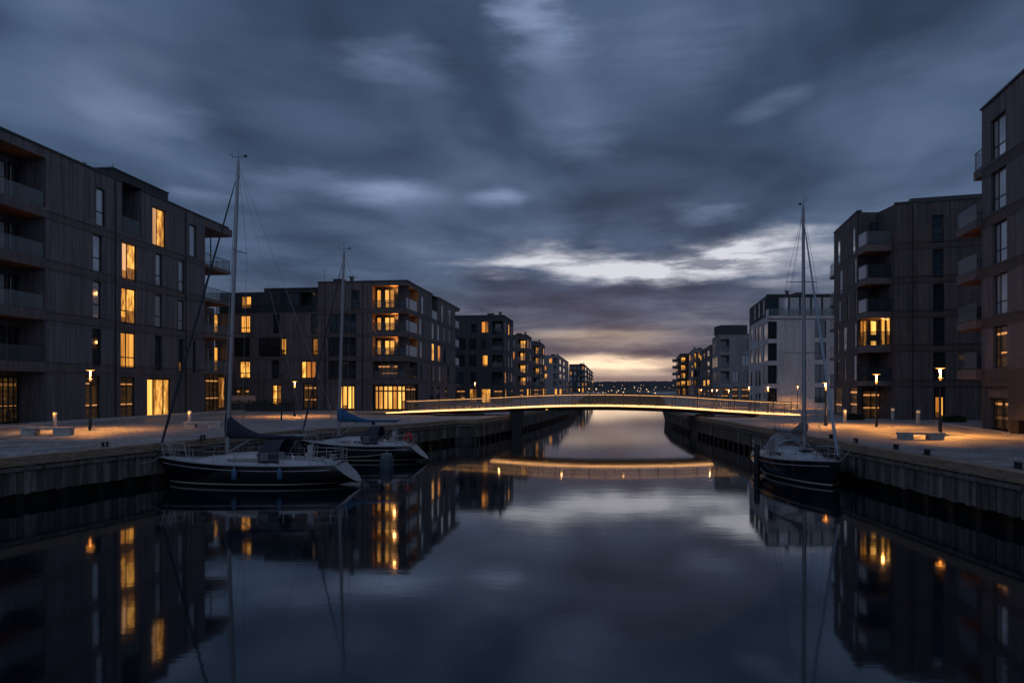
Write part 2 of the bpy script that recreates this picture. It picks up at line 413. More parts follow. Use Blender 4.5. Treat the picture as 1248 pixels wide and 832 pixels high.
LQ = [(-30, -25), (-22.6, 14), (-19.1, 26.7), (-17.9, 30.3), (-17.1, 33.1), (-16.2, 36.2), (-13.4, 44.6), (-9.0, 49.6), (-6.5, 54.2), (-4.7, 58.7), (-2.9, 58.9), (0, 69), (4, 88), (9, 112), (14, 150), (21, 210), (33, 290), (52, 385), (54, 450)]
RQ = [(14.6, -25), (15.9, 22.2), (15.9, 32.9), (16.4, 41), (16.8, 55), (17.1, 69), (18.4, 82), (21, 98), (28, 130), (38, 180), (48, 232), (60, 300), (75, 400), (76, 450)]
def land(name, pts, label):
    m = MB(); m.face([(x, y, QZ) for x, y in pts]); return tag(m.build(name, M['paving']), label, None, None, 'structure')
land('left_quay_paving', LQ + [(-2500, 450), (-2500, -25)], 'stone paved quay on the west bank')
land('right_quay_paving', RQ[::-1] + [(2500, -25), (2500, 450)], 'stone paved quay on the east bank')
m = MB(); m.face([(-2500, 450, 1.79), (2500, 450, 1.79), (2500, 2500, 1.79), (-2500, 2500, 1.79)])
M['far_ground'] = plain('far dark ground', (.04, .045, .035), .9, noise=.4, nscale=(.02, .02, .02))
tag(m.build('ground', M['far_ground']), 'far dark ground', None, None, 'structure')
m = MB(); m.face([(-2500, 450, -1), (2500, 450, -1), (2500, 450, 1.79), (-2500, 450, 1.79)]); tag(m.build('far_shore', M['wetwall']), None, None, None, 'structure')

m = MB(); m.face([(21, 210, 1.786), (48, 232, 1.786), (60, 300, 1.786), (75, 400, 1.786), (76, 450.5, 1.786), (54, 450.5, 1.786), (52, 385, 1.786), (33, 290, 1.786)])
m.face([(21, 210, -1), (48, 232, -1), (48, 232, 1.786), (21, 210, 1.786)])
tag(m.build('basin_head', M['far_ground']), None, None, None, 'structure')
# hills
def hills(name, y0, base, amp, seed, col):
    rnd = random.Random(seed); ph = [rnd.uniform(0, 6.3) for _ in range(12)]
    rows = []
    for j in range(7):
        q = j/6; row = []
        for i in range(1100):
            x = -2300 + 4600*i/1099
            hgt = base + amp*(math.sin(x*.0021+ph[0])*.5 + math.sin(x*.006+ph[1])*.25 + math.sin(x*.017+ph[2])*.12) + rnd.uniform(-1.0, 1.6)*min(1, q*2)
            row.append((x, y0 + 220*q + 30*math.sin(x*.004), 1.7 + max(0, hgt)*math.sin(q*math.pi/2)))
        rows.append(row)
    mm = MB(); mm.grid(rows); o = mm.build(name, plain(name+' vegetation', col, .95, noise=.6, nscale=(.05, .05, .3)))
    return tag(o, None, None, None, 'structure')
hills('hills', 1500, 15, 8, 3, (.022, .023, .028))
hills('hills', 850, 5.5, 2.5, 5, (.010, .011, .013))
# distant lights on the hill
rnd = random.Random(11); mm = MB()
for i in range(90):
    x = rnd.uniform(-120, 480); y = 830 + rnd.uniform(0, 15); z = rnd.uniform(3, 7.5)
    s = rnd.uniform(.12, .3); mm.box((x-s, y-s, z), (x+s, y+s, z+s*2))
for i in range(26):
    x = rnd.uniform(24, 50); y = 236 + rnd.uniform(0, 40); z = 1.79 + rnd.uniform(.6, 2.4); s = rnd.uniform(.07, .16)
    mm.box((x-s, y-s, z), (x+s, y+s, z+s*1.6))
tag(mm.build('town_lights', plain('far lights', (.8, .7, .6), .5, emit=(1, .6, .3), es=2.0)), 'scattered tiny lights on the far shore', None, None, 'stuff')

# quay walls
def quay_wall(poly, side, label, i0, i1):
    root = empty('quay_wall', (*poly[i0], 0), label, 'quay wall')
    pts = [Vector(p) for p in poly[i0:i1+1]]
    boards, cap, wet, piles, rub = MB(), MB(), MB(), MB(), MB()
    rn = random.Random(5+i0)
    for k in range(len(pts)-1):
        F = Fac(pts[k], pts[k+1], (side, -.2))     # outward = towards the canal
        n = max(1, int(F.len/.27)); w = F.len/n
        for j in range(n):
            o = rn.uniform(.02, .07); boards.mi = rn.choice((0, 0, 1, 1, 2)); zb = .42 + rn.uniform(-.03, .03)
            F.obox(boards, j*w+.006, (j+1)*w-.006, zb, 1.50, -.02, o)
        F.quad(wet, 0, F.len, -.6, 1.55, -.35)
        F.obox(cap, 0, F.len, 1.52, QZ+.06, -.32, .14)
        F.obox(rub, 0, F.len, 1.30, 1.44, .07, .13)
        m_ = max(1, int(F.len/1.4))
        for j in range(m_): F.obox(piles, (j+.3)*F.len/m_, (j+.3)*F.len/m_+.3, -.6, .5, -.34, .0)
    boards.build('cladding', [M['boards'], M['boards_dark'], M['boards_pale']], root); cap.build('cap_beam', M['cap'], root); wet.build('wall', M['wetwall'], root)
    piles.build('piling', M['wetwall'], root); rub.build('rubbing_rail', M['boards'], root)
    return root
quay_wall(LQ, 1, 'weathered board faced quay wall behind the two moored yachts', 0, 9)
quay_wall(LQ, 1, 'short stub and wall of the quay running away under the bridge landing', 9, 14)
quay_wall(RQ, -1, 'long straight board faced quay wall beside the single moored yacht', 0, 8)

# ================================================================== BUILDING A (left, near)
def dA(px): return 50.0/(1-px/720.0)
def PA(px): d = dA(px); return Vector((X(px, d), d))
HA = 22.6
bA = empty('apartment_building', (*PA(100), QZ), 'largest dark boarded block with a stack of lit windows behind the left lamp', 'building')
FA = Fac(PA(-150), PA(250))
def fa(px): return FA.hit(px)[0]
holes = []; wins = []
def wA(x0, x1, y0, y1, kind='glass_sky', v=(), h=(), r=.2):
    rc = FA.rect(x0, x1, y0, y1); holes.append(rc); wins.append((rc, kind, v, h, r))
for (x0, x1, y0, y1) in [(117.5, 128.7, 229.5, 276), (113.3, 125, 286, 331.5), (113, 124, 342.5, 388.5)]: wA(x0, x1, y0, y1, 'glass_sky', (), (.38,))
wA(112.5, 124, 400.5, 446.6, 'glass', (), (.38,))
wA(104.5, 122.5, 457.5, 514, 'lit_dim', (.5,), (.3, .8))
wA(148.7, 167, 296.6, 341.8, 'lit_pale', (.42,), ()); wA(147.7, 166.6, 351, 395, 'lit', (.42,), (.36,)); wA(147.3, 166, 405, 448.5, 'lit', (.42,), (.3,))
wA(147, 165, 459, 511, 'lit_dim', (.5,), (.3, .8))
wA(185.7, 202.5, 254, 300.5, 'lit_pale', (.4,), ())
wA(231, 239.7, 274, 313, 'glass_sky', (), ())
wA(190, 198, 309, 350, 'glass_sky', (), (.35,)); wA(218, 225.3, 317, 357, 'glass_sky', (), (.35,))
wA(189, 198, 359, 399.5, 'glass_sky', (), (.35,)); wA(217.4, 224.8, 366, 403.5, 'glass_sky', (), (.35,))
wA(189, 197.7, 409, 451.6, 'glass'); wA(217.4, 224.6, 413, 453, 'glass'); wA(235, 239, 415, 454, 'glass')
wA(179.6, 208.5, 460.5, 507.5, 'lit_bright', (.3, .72), ())
u56 = fa(56); u0A = fa(-60)
d56 = dA(56)
recs = [(193, 253), (265, 315), (327, 378), (390, 441), (453, 512)]
for k, (y0, y1) in enumerate(recs):
    z0, z1 = Zat(y1, d56), Zat(y0, d56)
    if k == 4: z0 = QZ+.02
    holes.append((u0A, u56, z0, z1, 2.3))
    F2 = FA.off(-2.3)
    a = u56 - 5.9; kind = 'glass_sky' if k < 3 else 'glass'
    if k < 4:
        for xa, xb in ((-34, -8), (-5, 5.5), (9, 14.5), (17, 24)):
            ua, ub = F2.hit(xa)[0], F2.hit(xb)[0]
            wins.append(((ua, ub, z0+.05, z1-.55), kind if xa != 17 else 'glass', (.5,) if xa < -6 else (), (), 2.3-.06))
        rail(FA, u0A+.05, u56-.15, z0, bA, 1.15, -.1, 'rail_glass' if k < 3 else 'rail_dark')
    else:
        for xa, xb in ((-36, -6), (-4, 21)):
            ua, ub = F2.hit(xa)[0], F2.hit(xb)[0]
            wins.append(((ua, ub, z0, z1-.35), 'lit_dim', (.25, .5, .75), (.82, .35), 2.3-.06))
# roof-level loggia notch
rcN = FA.rect(149, 172.5, 227, 287); rcN = (rcN[0], rcN[1], rcN[2], HA+1)
holes.append((rcN[0], rcN[1], rcN[2], HA, 3.0, 'LRB'))
wb = MB()
bands = []
for y0, y1 in [(256.5, 266), (316, 327), (379, 390), (441.5, 452.5)]: bands.append((Zat(y1, d56), Zat(y0, d56)))
uE = FA.len
FA.wall(wb, 0, uE, QZ-.5, HA, holes, .22, bands, 1, base=bands[-1][1])
A0, A1 = FA.A, FA.B; nA = FA.n
back = 15.0
ptsA = [tuple(A0), tuple(A1), tuple(A1-nA*back), tuple(A0-nA*back)]
body(wb, ptsA, QZ-.5, HA, skip=(0,))
FA.quad(wb, rcN[0], rcN[1], rcN[2], HA, -3.0)
wb.build('wall', [M['wall_a'], M['brick_a'], M['soffit']], bA)
joints(FA, u56+.02, uE, bands, bA); downpipe(FA, fa(140), QZ, HA-.2, bA); downpipe(FA, fa(226), QZ, HA-.2, bA); roof_kit(FA, fa(120), HA, bA, 1.5)
# roof with the notch left open
mbr = MB()
def rq(a, b, o0, o1): mbr.face([FA.pt(a, HA-.02, o0), FA.pt(b, HA-.02, o0), FA.pt(b, HA-.02, o1), FA.pt(a, HA-.02, o1)])
rq(0, rcN[0], 0, -back); rq(rcN[0], rcN[1], -3, -back); rq(rcN[1], uE, 0, -back)
mbr.build('roof', M['roof'], bA)
coping(FA, 0, rcN[0], HA, bA); coping(FA, rcN[1], uE+4.9, HA, bA)
rail(FA, rcN[0]+.05, rcN[1]-.05, rcN[2], bA, 1.5, -.1, 'rail_glass')
# low penthouse upstand beside the notch
a, b = fa(173), fa(205)
pm = MB(); FA.obox(pm, a-4.0, b, HA+.15, HA+.85, -4.5, -.02); pm.build('penthouse', M['wall_dark'], bA)
pc = MB(); FA.obox(pc, a-4.1, b+.1, HA+.85, HA+.97, -4.6, .05); pc.build('penthouse_coping', M['coping'], bA)
for rc, kind, v, h, r in wins: window(FA, rc, bA, kind, r, v, h, .12)
# end balconies past the corner
u250, u284 = fa(250), fa(283)
d265 = dA(266)
lev = [(280.6+0, 0, 'roof'), (325, 1, ''), (369, 1, ''), (411, 1, ''), (454, 1, '')]
zl = [HA-.75, Zat(322, dA(250)) , Zat(363, dA(250)), Zat(407, dA(250)), Zat(452, dA(250))]
for k, z in enumerate(zl):
    sm = MB(); FA.obox(sm, u250+.01, u284-(.0 if k == 0 else .35), z-.28 if k else z-.05, z+.1 if k else HA, -6.5, .0)
    s_ = sm.build('balcony' if k else 'roof_canopy', M['slab'], bA)
    so = MB(); FA.obox(so, u250+.05, u284-.5, z-.33 if k else z-.09, z-.285 if k else z-.055, -6.3, -.1); so.build('soffit', M['soffit'], s_)
    if k:
        rail(FA, u250+.05, u284-.4, z+.1, s_, 1.15, -.08, 'rail_glass')
        FE = Fac(FA.pt(u284-.42, 0).xy, FA.pt(u284-.42, 0, -6.5).xy, FA.u)
        rail(FE, 0.05, 6.3, z+.1, s_, 1.15, 0, 'rail_glass')
    else:
        cm = MB()
        for uu in (u250+2.2,): 
            p = FA.pt(uu, 0, -.6); cm.tube([(p.x, p.y, zl[1]), (p.x, p.y, z)], .07, 8)
        cm.build('column', M['darkmetal'], bA)
# set-back core behind the lower balconies
FC = FA.off(-3.0)
cw = MB(); ch = []
cwl = []
for k, (y0, y1) in enumerate([(383, 405), (423, 452)]):
    for (x0, x1, kd) in [(253, 257, 'glass_sky'), (262, 266.5, 'lit')]:
        rc = FC.rect(x0, x1, y0, y1); ch.append(rc); cwl.append((rc, kd))
ztop3 = zl[2]-.3
FC.wall(cw, u250, u284+1.5, QZ-.5, ztop3, ch, .15)
pA_, pB_ = FC.pt(u284+1.5, 0), FC.pt(u284+1.5, 0, -9)
cw.face([(pA_.x, pA_.y, QZ-.5), (pB_.x, pB_.y, QZ-.5), (pB_.x, pB_.y, ztop3), (pA_.x, pA_.y, ztop3)])
cr = FC.pt(u250, 0); cr2 = FC.pt(u250, 0, -9)
cw.face([(cr.x, cr.y, ztop3), (pA_.x, pA_.y, ztop3), (pB_.x, pB_.y, ztop3), (cr2.x, cr2.y, ztop3)])
cw.build('wall', [M['wall_a'], M['brick_a'], M['soffit']], bA)
for rc, kd in cwl: window(FC, rc, bA, kd, .14, (), (), .06)
# ground floor glazing of the end room
gm = (u250+.3, u284-.6, QZ+.05, zl[4]-.3)
window(FA, gm, bA, 'lit_dim', .6, (.16, .33, .5, .66, .83), (.3, .86), .09)
window(FA, (u250+3.6, u284-.9, QZ+.4, zl[4]-.6), bA, 'lit_busy', .5, (.5,), (), .05)

# ================================================================== BUILDING B (mid left, lit corner)
dB = 82.4; VPB = 736.0
CB = Vector((X(496, dB), dB))
FBF = Fac(CB, (X(262, 85.6), 85.6))             # front face: u grows to the left
def dBs(px): return dB*(VPB-496)/(VPB-px)
FBS = Fac(CB, (X(555, dBs(555)), dBs(555)), (1, -.3))
HB = CH + 12.27
bB = empty('apartment_building', (*CB, QZ), 'brown brick block with glowing open corner loggias on three floors by the bridge landing', 'building')
LG = [(348, 375.7), (382, 403.5), (410.5, 433.5), (440, 461.5)]
def zB(y): return Zat(y, dB+.4)
uL = FBF.hit(454)[0]; uS = FBS.hit(509.5)[0]
D = 1.05
hf, hs = [], []; wf, ws = [], []
for y0, y1 in LG:
    hf.append((0, uL, zB(y1), zB(y0), D, '')); hs.append((0, uS, zB(y1), zB(y0), D, ''))
zg0, zg1 = QZ, zB(468)
hf.append((0, uL, QZ-.5, zg1, .3, '')); hs.append((0, uS, QZ-.5, zg1, .3, ''))
def wB(x0, x1, y0, y1, kind='glass', v=(), h=(), r=.2):
    rc = FBF.rect(x0, x1, y0, y1); hf.append(rc); wf.append((rc, kind, v, h, r))
wB(292.5, 305, 384, 405.7, 'lit', (.45,), (.3,)); wB(332.4, 340.5, 383, 406.4, 'glass'); wB(379, 387, 383, 406.4, 'glass_teal', (), (.35,))
wB(285, 304.5, 411.7, 434.5, 'glass', (.5,)); wB(315, 341.2, 411.7, 434.5, 'glass', (.3, .6)); wB(341.8, 349, 411.7, 432.6, 'lit', (.5,), (.25,)); wB(380, 387.6, 411.7, 433, 'lit', (), (.25,))
wB(291.5, 304.7, 439.6, 461, 'lit', (.45,), (.3,)); wB(331, 340, 438.6, 461, 'glass'); wB(366.5, 385, 439.6, 461, 'lit_orange', (.33, .66))
wB(286, 304, 472, 499, 'lit_dim', (.33, .66), (.6,)); wB(331, 343.7, 468.6, 496, 'lit_busy', (.5,), (.35, .7)); wB(369, 386.5, 467, 498, 'lit_dim', (.33, .66), (.4,))
wB(428, 438.6, 353, 375.7, 'glass_teal', (), (.3,)); wB(401, 434, 382, 405.7, 'glass_teal', (.25, .5, .75), ()); wB(400, 434, 410.5, 434, 'glass', (.2, .45, .75)); wB(400, 434, 439, 461.7, 'glass', (.2, .4, .7), (.8,))
wB(411, 432.6, 469, 499.5, 'lit_bright', (.2, .45, .72), ())
# front main wall stops where the set-back top storey begins
uP = FBF.hit(387.5)[0]; zP = zB(379)
wb = MB()
bnd = [(zB(382), zB(376)), (zB(410.5), zB(406.5)), (zB(439), zB(434.5)), (zB(467.5), zB(462))]
FBF.wall(wb, 0, uP, QZ-.5, HB, hf, .2, bnd, 1)
FBF.wall(wb, uP, FBF.len, QZ-.5, zP, hf, .2, bnd, 1)
def wS(x0, x1, y0, y1, kind='glass_sky', r=.04):
    rc = FBS.rect(x0, x1, y0, y1); hs.append(rc); ws.append((rc, kind, (), (), r))
for q in [(513.4, 516.5, 361, 383), (511, 514, 388, 408), (512, 514.6, 416, 436.5), (526, 529, 393.6, 413.6), (540, 542.5, 398.5, 417), (546.6, 549, 400, 418), (537.7, 540.6, 372, 393), (546.6, 549.5, 377, 396), (533, 535.6, 395.5, 415.5)]: wS(*q)
for q in [(526, 529, 418.5, 440), (533.6, 536.8, 421, 441)]: wS(*q, 'lit_orange')
for q in [(524, 526, 444, 466), (527.8, 530, 444.5, 466), (535, 537.6, 446, 466), (545, 547.6, 447, 466), (512.5, 514.3, 443, 463), (524.3, 528.3, 470, 487), (532, 536, 471, 486), (542, 545, 472, 484), (540.4, 543, 424, 442)]: wS(*q, 'glass')
rn = FBS.rect(526.5, 533.5, 367, 390)
hs.append((rn[0], rn[1], rn[2], HB, 2.4, 'LRB'))
uSe = FBS.len
FBS.wall(wb, 0, uSe, QZ-.5, HB, hs, .07, bnd, 1)
e1 = FBS.B; e0 = FBF.B
inF = -FBF.n*16; bS = -FBS.n*13
body(wb, [tuple(CB), tuple(e1), tuple(e1 + bS), tuple(e0 + inF), tuple(e0)], QZ-.5, zP, skip=(0, 4))
body(wb, [tuple(CB), tuple(e1), tuple(e1 + bS), tuple(FBF.pt(uP, 0, -16).xy), tuple(FBF.pt(uP, 0).xy)], zP, HB, skip=(0, 4, 3))
# corner core: walls set back inside the loggias, floors between them
FBFi, FBSi = FBF.off(-D), FBS.off(-D)
# corner of the inner walls
def isect(Fa, Fb):
    det = Fa.u.x*(-Fb.u.y) - Fa.u.y*(-Fb.u.x); w = Fb.A-Fa.A
    t = (w.x*(-Fb.u.y) - w.y*(-Fb.u.x))/det; return Fa.A + Fa.u*t
Ci = isect(FBFi, FBSi)
ui = (Ci-FBFi.A).dot(FBFi.u); us_ = (Ci-FBSi.A).dot(FBSi.u)
wb.build('wall', [M['wall_b'], M['brick_b'], M['soffit']], bB)
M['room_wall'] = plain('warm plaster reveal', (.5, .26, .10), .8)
for k, (y0, y1) in enumerate(LG):
    z0, z1 = zB(y1), zB(y0)
    lg = MB()
    FBFi.quad(lg, ui, uL, z0, z1); FBSi.quad(lg, us_, uS, z0, z1)
    for Ff, uu in ((FBF, uL), (FBS, uS)):
        lg.face([Ff.pt(uu, z0), Ff.pt(uu, z0, -D), Ff.pt(uu, z1, -D), Ff.pt(uu, z1)])
    P = [FBF.pt(0, 0).xy, FBF.pt(uL, 0).xy, FBF.pt(uL, 0, -D).xy, Ci, FBS.pt(uS, 0, -D).xy, FBS.pt(uS, 0).xy]
    for zz in (z0, z1): lg.face([(p.x, p.y, zz) for p in P])
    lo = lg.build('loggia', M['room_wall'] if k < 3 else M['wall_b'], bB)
    kd = 'lit_bright' if k < 3 else 'lit_dim'
    w0 = .35
    if k < 3:
        W_ = uL-ui
        for f0, f1, kk, vv in ((.72, .97, 'lit_bright', ()), (.19, .66, kd, (.5,)), (.02, .15, kd, ())):
            window(FBFi, (ui+W_*f0, ui+W_*f1, z0+.05, z1-.22), bB, kk, -.04, vv, (), .12)
        window(FBSi, (us_+.08, us_+(uS-us_)*.4, z0+.05, z1-.22), bB, 'lit', -.04, (), (), .06)
    else:
        window(FBFi, (ui+.3, uL-.3, z0+.05, z1-.3), bB, 'lit_dim', -.04, (.2, .4, .6, .8), (), .07)
        window(FBSi, (us_+.1, uS-.4, z0+.05, z1-.3), bB, 'glass', -.04, (.5,), (), .07)
    rail(FBF, .08, uL-.05, z0, bB, .95, -.12, 'rail_dark')
    rail(FBS, .08, uS-.1, z0, bB, 1.25, -.12, 'rail_white' if k < 3 else 'rail_dark', top=False)
    if k < 3:
        ld = bpy.data.lights.new('loggia_light', 'POINT'); ld.energy = 30; ld.color = (1, .50, .16); ld.shadow_soft_size = .15
        lo_ = bpy.data.objects.new('loggia_light', ld); C.objects.link(lo_)
        c = FBF.pt(uL*.4, 0, -D*.45); lo_.location = (c.x, c.y, z1-.35)
        # table and chairs silhouettes on the loggia
        tb = MB(); p = FBF.pt(uL*.55, 0, -.8)
        tb.lathe([(.02, 0), (.03, .02), (.03, .7), (.42, .71), (.42, .74), (.0, .74)], (p.x, p.y, z0+.002), 12)
        tag(tb.build('balcony_table', M['black']), ['round dark table on the top glowing loggia', 'round dark table on the second glowing loggia from the top', 'round dark table on the lowest glowing loggia'][k], 'table', 'tables on the lit loggias')
        for sgn in (-1, 1):
            q = FBF.pt(uL*.55+sgn*.75, 0, -.8); cm = MB()
            cm.box((q.x-.22, q.y-.22, z0+.42), (q.x+.22, q.y+.22, z0+.47))
            cm.box((q.x+sgn*.0-.22, q.y+.17, z0+.47), (q.x+.22, q.y+.22, z0+.92))
            for ax in (-.2, .2):
                for ay in (-.2, .2): cm.box((q.x+ax-.02, q.y+ay-.02, z0+.002), (q.x+ax+.02, q.y+ay+.02, z0+.42))
            tag(cm.build('balcony_chair', M['black']), 'dark chair %s of the table on the %s glowing loggia' % ('right' if sgn < 0 else 'left', ['top', 'second', 'lowest'][k]), 'chair', 'chairs on the lit loggias')
window(FBF, (.15, uL-.1, QZ+.03, zg1-.08), bB, 'lit_bright', .3, (.14, .28, .42, .57, .71, .86), (.76,), .13)
window(FBS, (.15, uS*.5, QZ+.03, zg1-.08), bB, 'lit_dim', .3, (.5,), (.76,), .1)
window(FBS, (uS*.55, uS-.1, QZ+.03, zg1-.08), bB, 'lit_dim', .3, (.5,), (.76,), .1)
for rc, kind, v, h, r in wf: window(FBF, rc, bB, kind, r, v, h, .12)
for rc, kind, v, h, r in ws: window(FBS, rc, bB, kind, r, v, h, .05)
roof([tuple(CB), tuple(e1), tuple(e1+bS), tuple(FBF.pt(uP, 0, -16).xy), tuple(FBF.pt(uP, 0).xy)], HB-.02, bB)
roof([tuple(FBF.pt(uP, 0).xy), tuple(FBF.pt(uP, 0, -16).xy), tuple(e0+inF), tuple(e0)], zP-.02, bB)
coping(FBF, -.1, uP, HB, bB); coping(FBS, 0, rn[0], HB, bB); coping(FBS, rn[1], uSe+3.2, HB, bB)
joints(FBF, uL+.05, uP, bnd, bB); joints(FBS, uS+.05, uSe, bnd, bB); downpipe(FBF, FBF.hit(442)[0], QZ, HB-.2, bB); downpipe(FBF, FBF.hit(396)[0], QZ, HB-.2, bB)
roof_kit(FBF, FBF.hit(425)[0], HB, bB, 1.0)
# set-back glazed top storey
FT = FBF.off(-1.0); tw = MB(); th = []; tws = []
for x0, x1, y0, y1, kd, v in [(294, 306, 361, 376, 'lit', (.5,)), (342, 365, 356.4, 377, 'glass_teal', (.33, .66)), (380, 387, 356, 377, 'glass_teal', ())]:
    rc = FT.rect(x0, x1, y0, y1); th.append(rc); tws.append((rc, kd, v))
rc = FT.rect(365.6, 379.5, 356, 377); th.append((*rc, 1.6)); 
zt = zB(351.6); uK = FT.hit(322)[0]
FT.wall(tw, uP-.0, uK, zP-.1, zB(348.5), th, .15); FT.wall(tw, uK, FT.len, zP-.1, zt, th, .15)
for (ua, ub, zz) in ((uP, uK, zB(348.5)), (uK, FT.len, zt)): tw.face([FT.pt(ua, zz), FT.pt(ub, zz), FT.pt(ub, zz, -12), FT.pt(ua, zz, -12)])
tw.face([FT.pt(uK, zt), FT.pt(uK, zt, -12), FT.pt(uK, zB(348.5), -12), FT.pt(uK, zB(348.5))])
tw.face([FT.pt(FT.len, zP), FT.pt(FT.len, zP, -12), FT.pt(FT.len, zt, -12), FT.pt(FT.len, zt)])
tw.build('penthouse', [M['wall_dark'], M['wall_dark'], M['wall_dark']], bB)
for rc, kd, v in tws: window(FT, rc, bB, kd, .12, v, (), .07)
rail(FBF, uP+.1, FBF.len-.1, zP, bB, .85, -.1, 'rail_dark')
coping(FT, uP, uK, zB(348.5), bB)
rail(FBS, rn[0]+.05, rn[1]-.05, rn[2], bB, 1.2, -.08, 'rail_white')
# end balconies
for y in (399.5, 422.3, 445, 468):
    d = dBs(557); z = Zat(y, d); s0 = FBS.len
    sm = MB(); FBS.obox(sm, s0+.01, s0+3.0, z-.28, z, -5, .0); s_ = sm.build('balcony', M['slab'], bB)
    rail(FBS, s0+.05, s0+2.9, z, s_, 1.1, -.05, 'rail_white' if y < 450 else 'rail_dark')
sm = MB(); FBS.obox(sm, uSe+.01, uSe+3.2, HB-.35, HB, -5, 0); sm.build('roof_canopy', M['slab'], bB)

# ================================================================== RIGHT: R2 (six storeys)
def dR(px, x0, d0, vp): return d0*(vp-x0)/(vp-px)
d45 = 63.0
def PR2(px): d = dR(px, 1045.4, d45, 814.0); return Vector((X(px, d), d))
HR2 = CH+15.5
c45 = PR2(1045.4); c16 = PR2(1016.4)
dF = 60.4
c91 = Vector((X(1091, dF), dF)); cR = Vector((X(1300, dF*.94), dF*.94))
bR2 = empty('apartment_building', (*c91, QZ), 'dark brown six storey block with one lit balcony in its corner bay', 'building')
FL = Fac(c45, c16, (-1, -.2)); FR = Fac(c91, cR, (0, -1))
hl = []; wl = []; hr = []; wr = []
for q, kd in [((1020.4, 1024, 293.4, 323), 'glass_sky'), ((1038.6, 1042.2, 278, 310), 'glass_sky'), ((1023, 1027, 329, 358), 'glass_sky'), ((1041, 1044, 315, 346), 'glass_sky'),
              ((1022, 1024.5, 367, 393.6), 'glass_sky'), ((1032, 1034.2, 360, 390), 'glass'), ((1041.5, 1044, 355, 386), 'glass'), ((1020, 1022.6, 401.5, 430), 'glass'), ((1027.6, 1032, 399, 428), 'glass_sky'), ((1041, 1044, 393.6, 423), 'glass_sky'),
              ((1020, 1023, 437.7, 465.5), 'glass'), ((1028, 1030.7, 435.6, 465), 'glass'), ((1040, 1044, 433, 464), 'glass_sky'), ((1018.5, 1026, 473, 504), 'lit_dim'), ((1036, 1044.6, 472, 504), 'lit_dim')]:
    rc = FL.rect(*q); hl.append(rc); wl.append((rc, kd))
for (x0, x1, y0, y1, kd, h) in [(1136, 1150, 262, 296, 'glass_teal', (.35,)), (1136.6, 1150, 303.6, 338, 'glass_teal', (.35,)), (1137, 1151, 345.5, 380, 'glass', (.2,)), (1137, 1151.5, 387, 421, 'glass', (.3,)), (1137, 1152.5, 429, 464, 'glass', (.35,)), (1138, 1152.5, 471.4, 509, 'glass', ())]:
    rc = FR.rect(x0, x1, y0, y1); hr.append(rc); wr.append((rc, kd, h))
bR = [(Zat(y+7, 60.4), Zat(y-1, 60.4)) for y in (297.5, 338.5, 380, 421, 464)]
wb = MB()
FL.wall(wb, 0, FL.len, QZ-.5, HR2, hl, .08, bR, 1); FR.wall(wb, 0, FR.len, QZ-.5, HR2+.0, hr, .2, bR, 1)
# bay between c45 and c91: recess wall 2.6 m behind the line
cbk = Vector((X(1079, 64.2), 64.2)); FBY = Fac(c45, (X(1093, 63.0), 63.0), (0, -1)).off(-.12)
FBY.A, FBY.len = FBY.A, FBY.len
FBY.quad(wb, .0, FBY.len+.2, QZ-.5, HR2-.02)
bk = 15
p91b = Vector((c91.x+.0, c91.y+bk))
wb.face([(c91.x, c91.y, QZ-.5), (c91.x, 66, QZ-.5), (c91.x, 66, HR2), (c91.x, c91.y, HR2)], [(0, 0), (5, 0), (5, 18), (0, 18)])
q = FBY.pt(-.5, 0)

body(wb, [tuple(c16), tuple(c16-FL.n*9), (cR.x, cR.y+bk), tuple(cR)], QZ-.5, HR2, skip=(3,))
wb.build('wall', [M['wall_r2'], M['brick_r2'], M['soffit']], bR2)
roof([tuple(c45), (c45.x, FBY.A.y), (c91.x, FBY.A.y), tuple(c91), tuple(cR), (cR.x, cR.y+bk), tuple(c16-FL.n*9), tuple(c16)], HR2-.03, bR2)
joints(FR, 0, FR.len, bR, bR2); joints(FL, 0, FL.len, bR, bR2); downpipe(FR, FR.hit(1112)[0], QZ, HR2-.2, bR2)
coping(FL, 0, FL.len, HR2, bR2, .06); coping(FR, -.05, FR.len, HR2, bR2, .06)
pm = MB(); FR.obox(pm, 1.6, FR.len, HR2+.15, HR2+.9, -8, -2.2); pm.build('penthouse', M['coping'], bR2)
for rc, kd in wl: window(FL, rc, bR2, kd, .05, (), (.35,) if kd == 'glass_sky' else (), .05)
for rc, kd, h in wr: window(FR, rc, bR2, kd, .17, (), h, .07)
rc = FR.rect(1139.5, 1150.5, 483, 509.5); window(FR, rc, bR2, 'lit', .12, (.5,), (), .07)
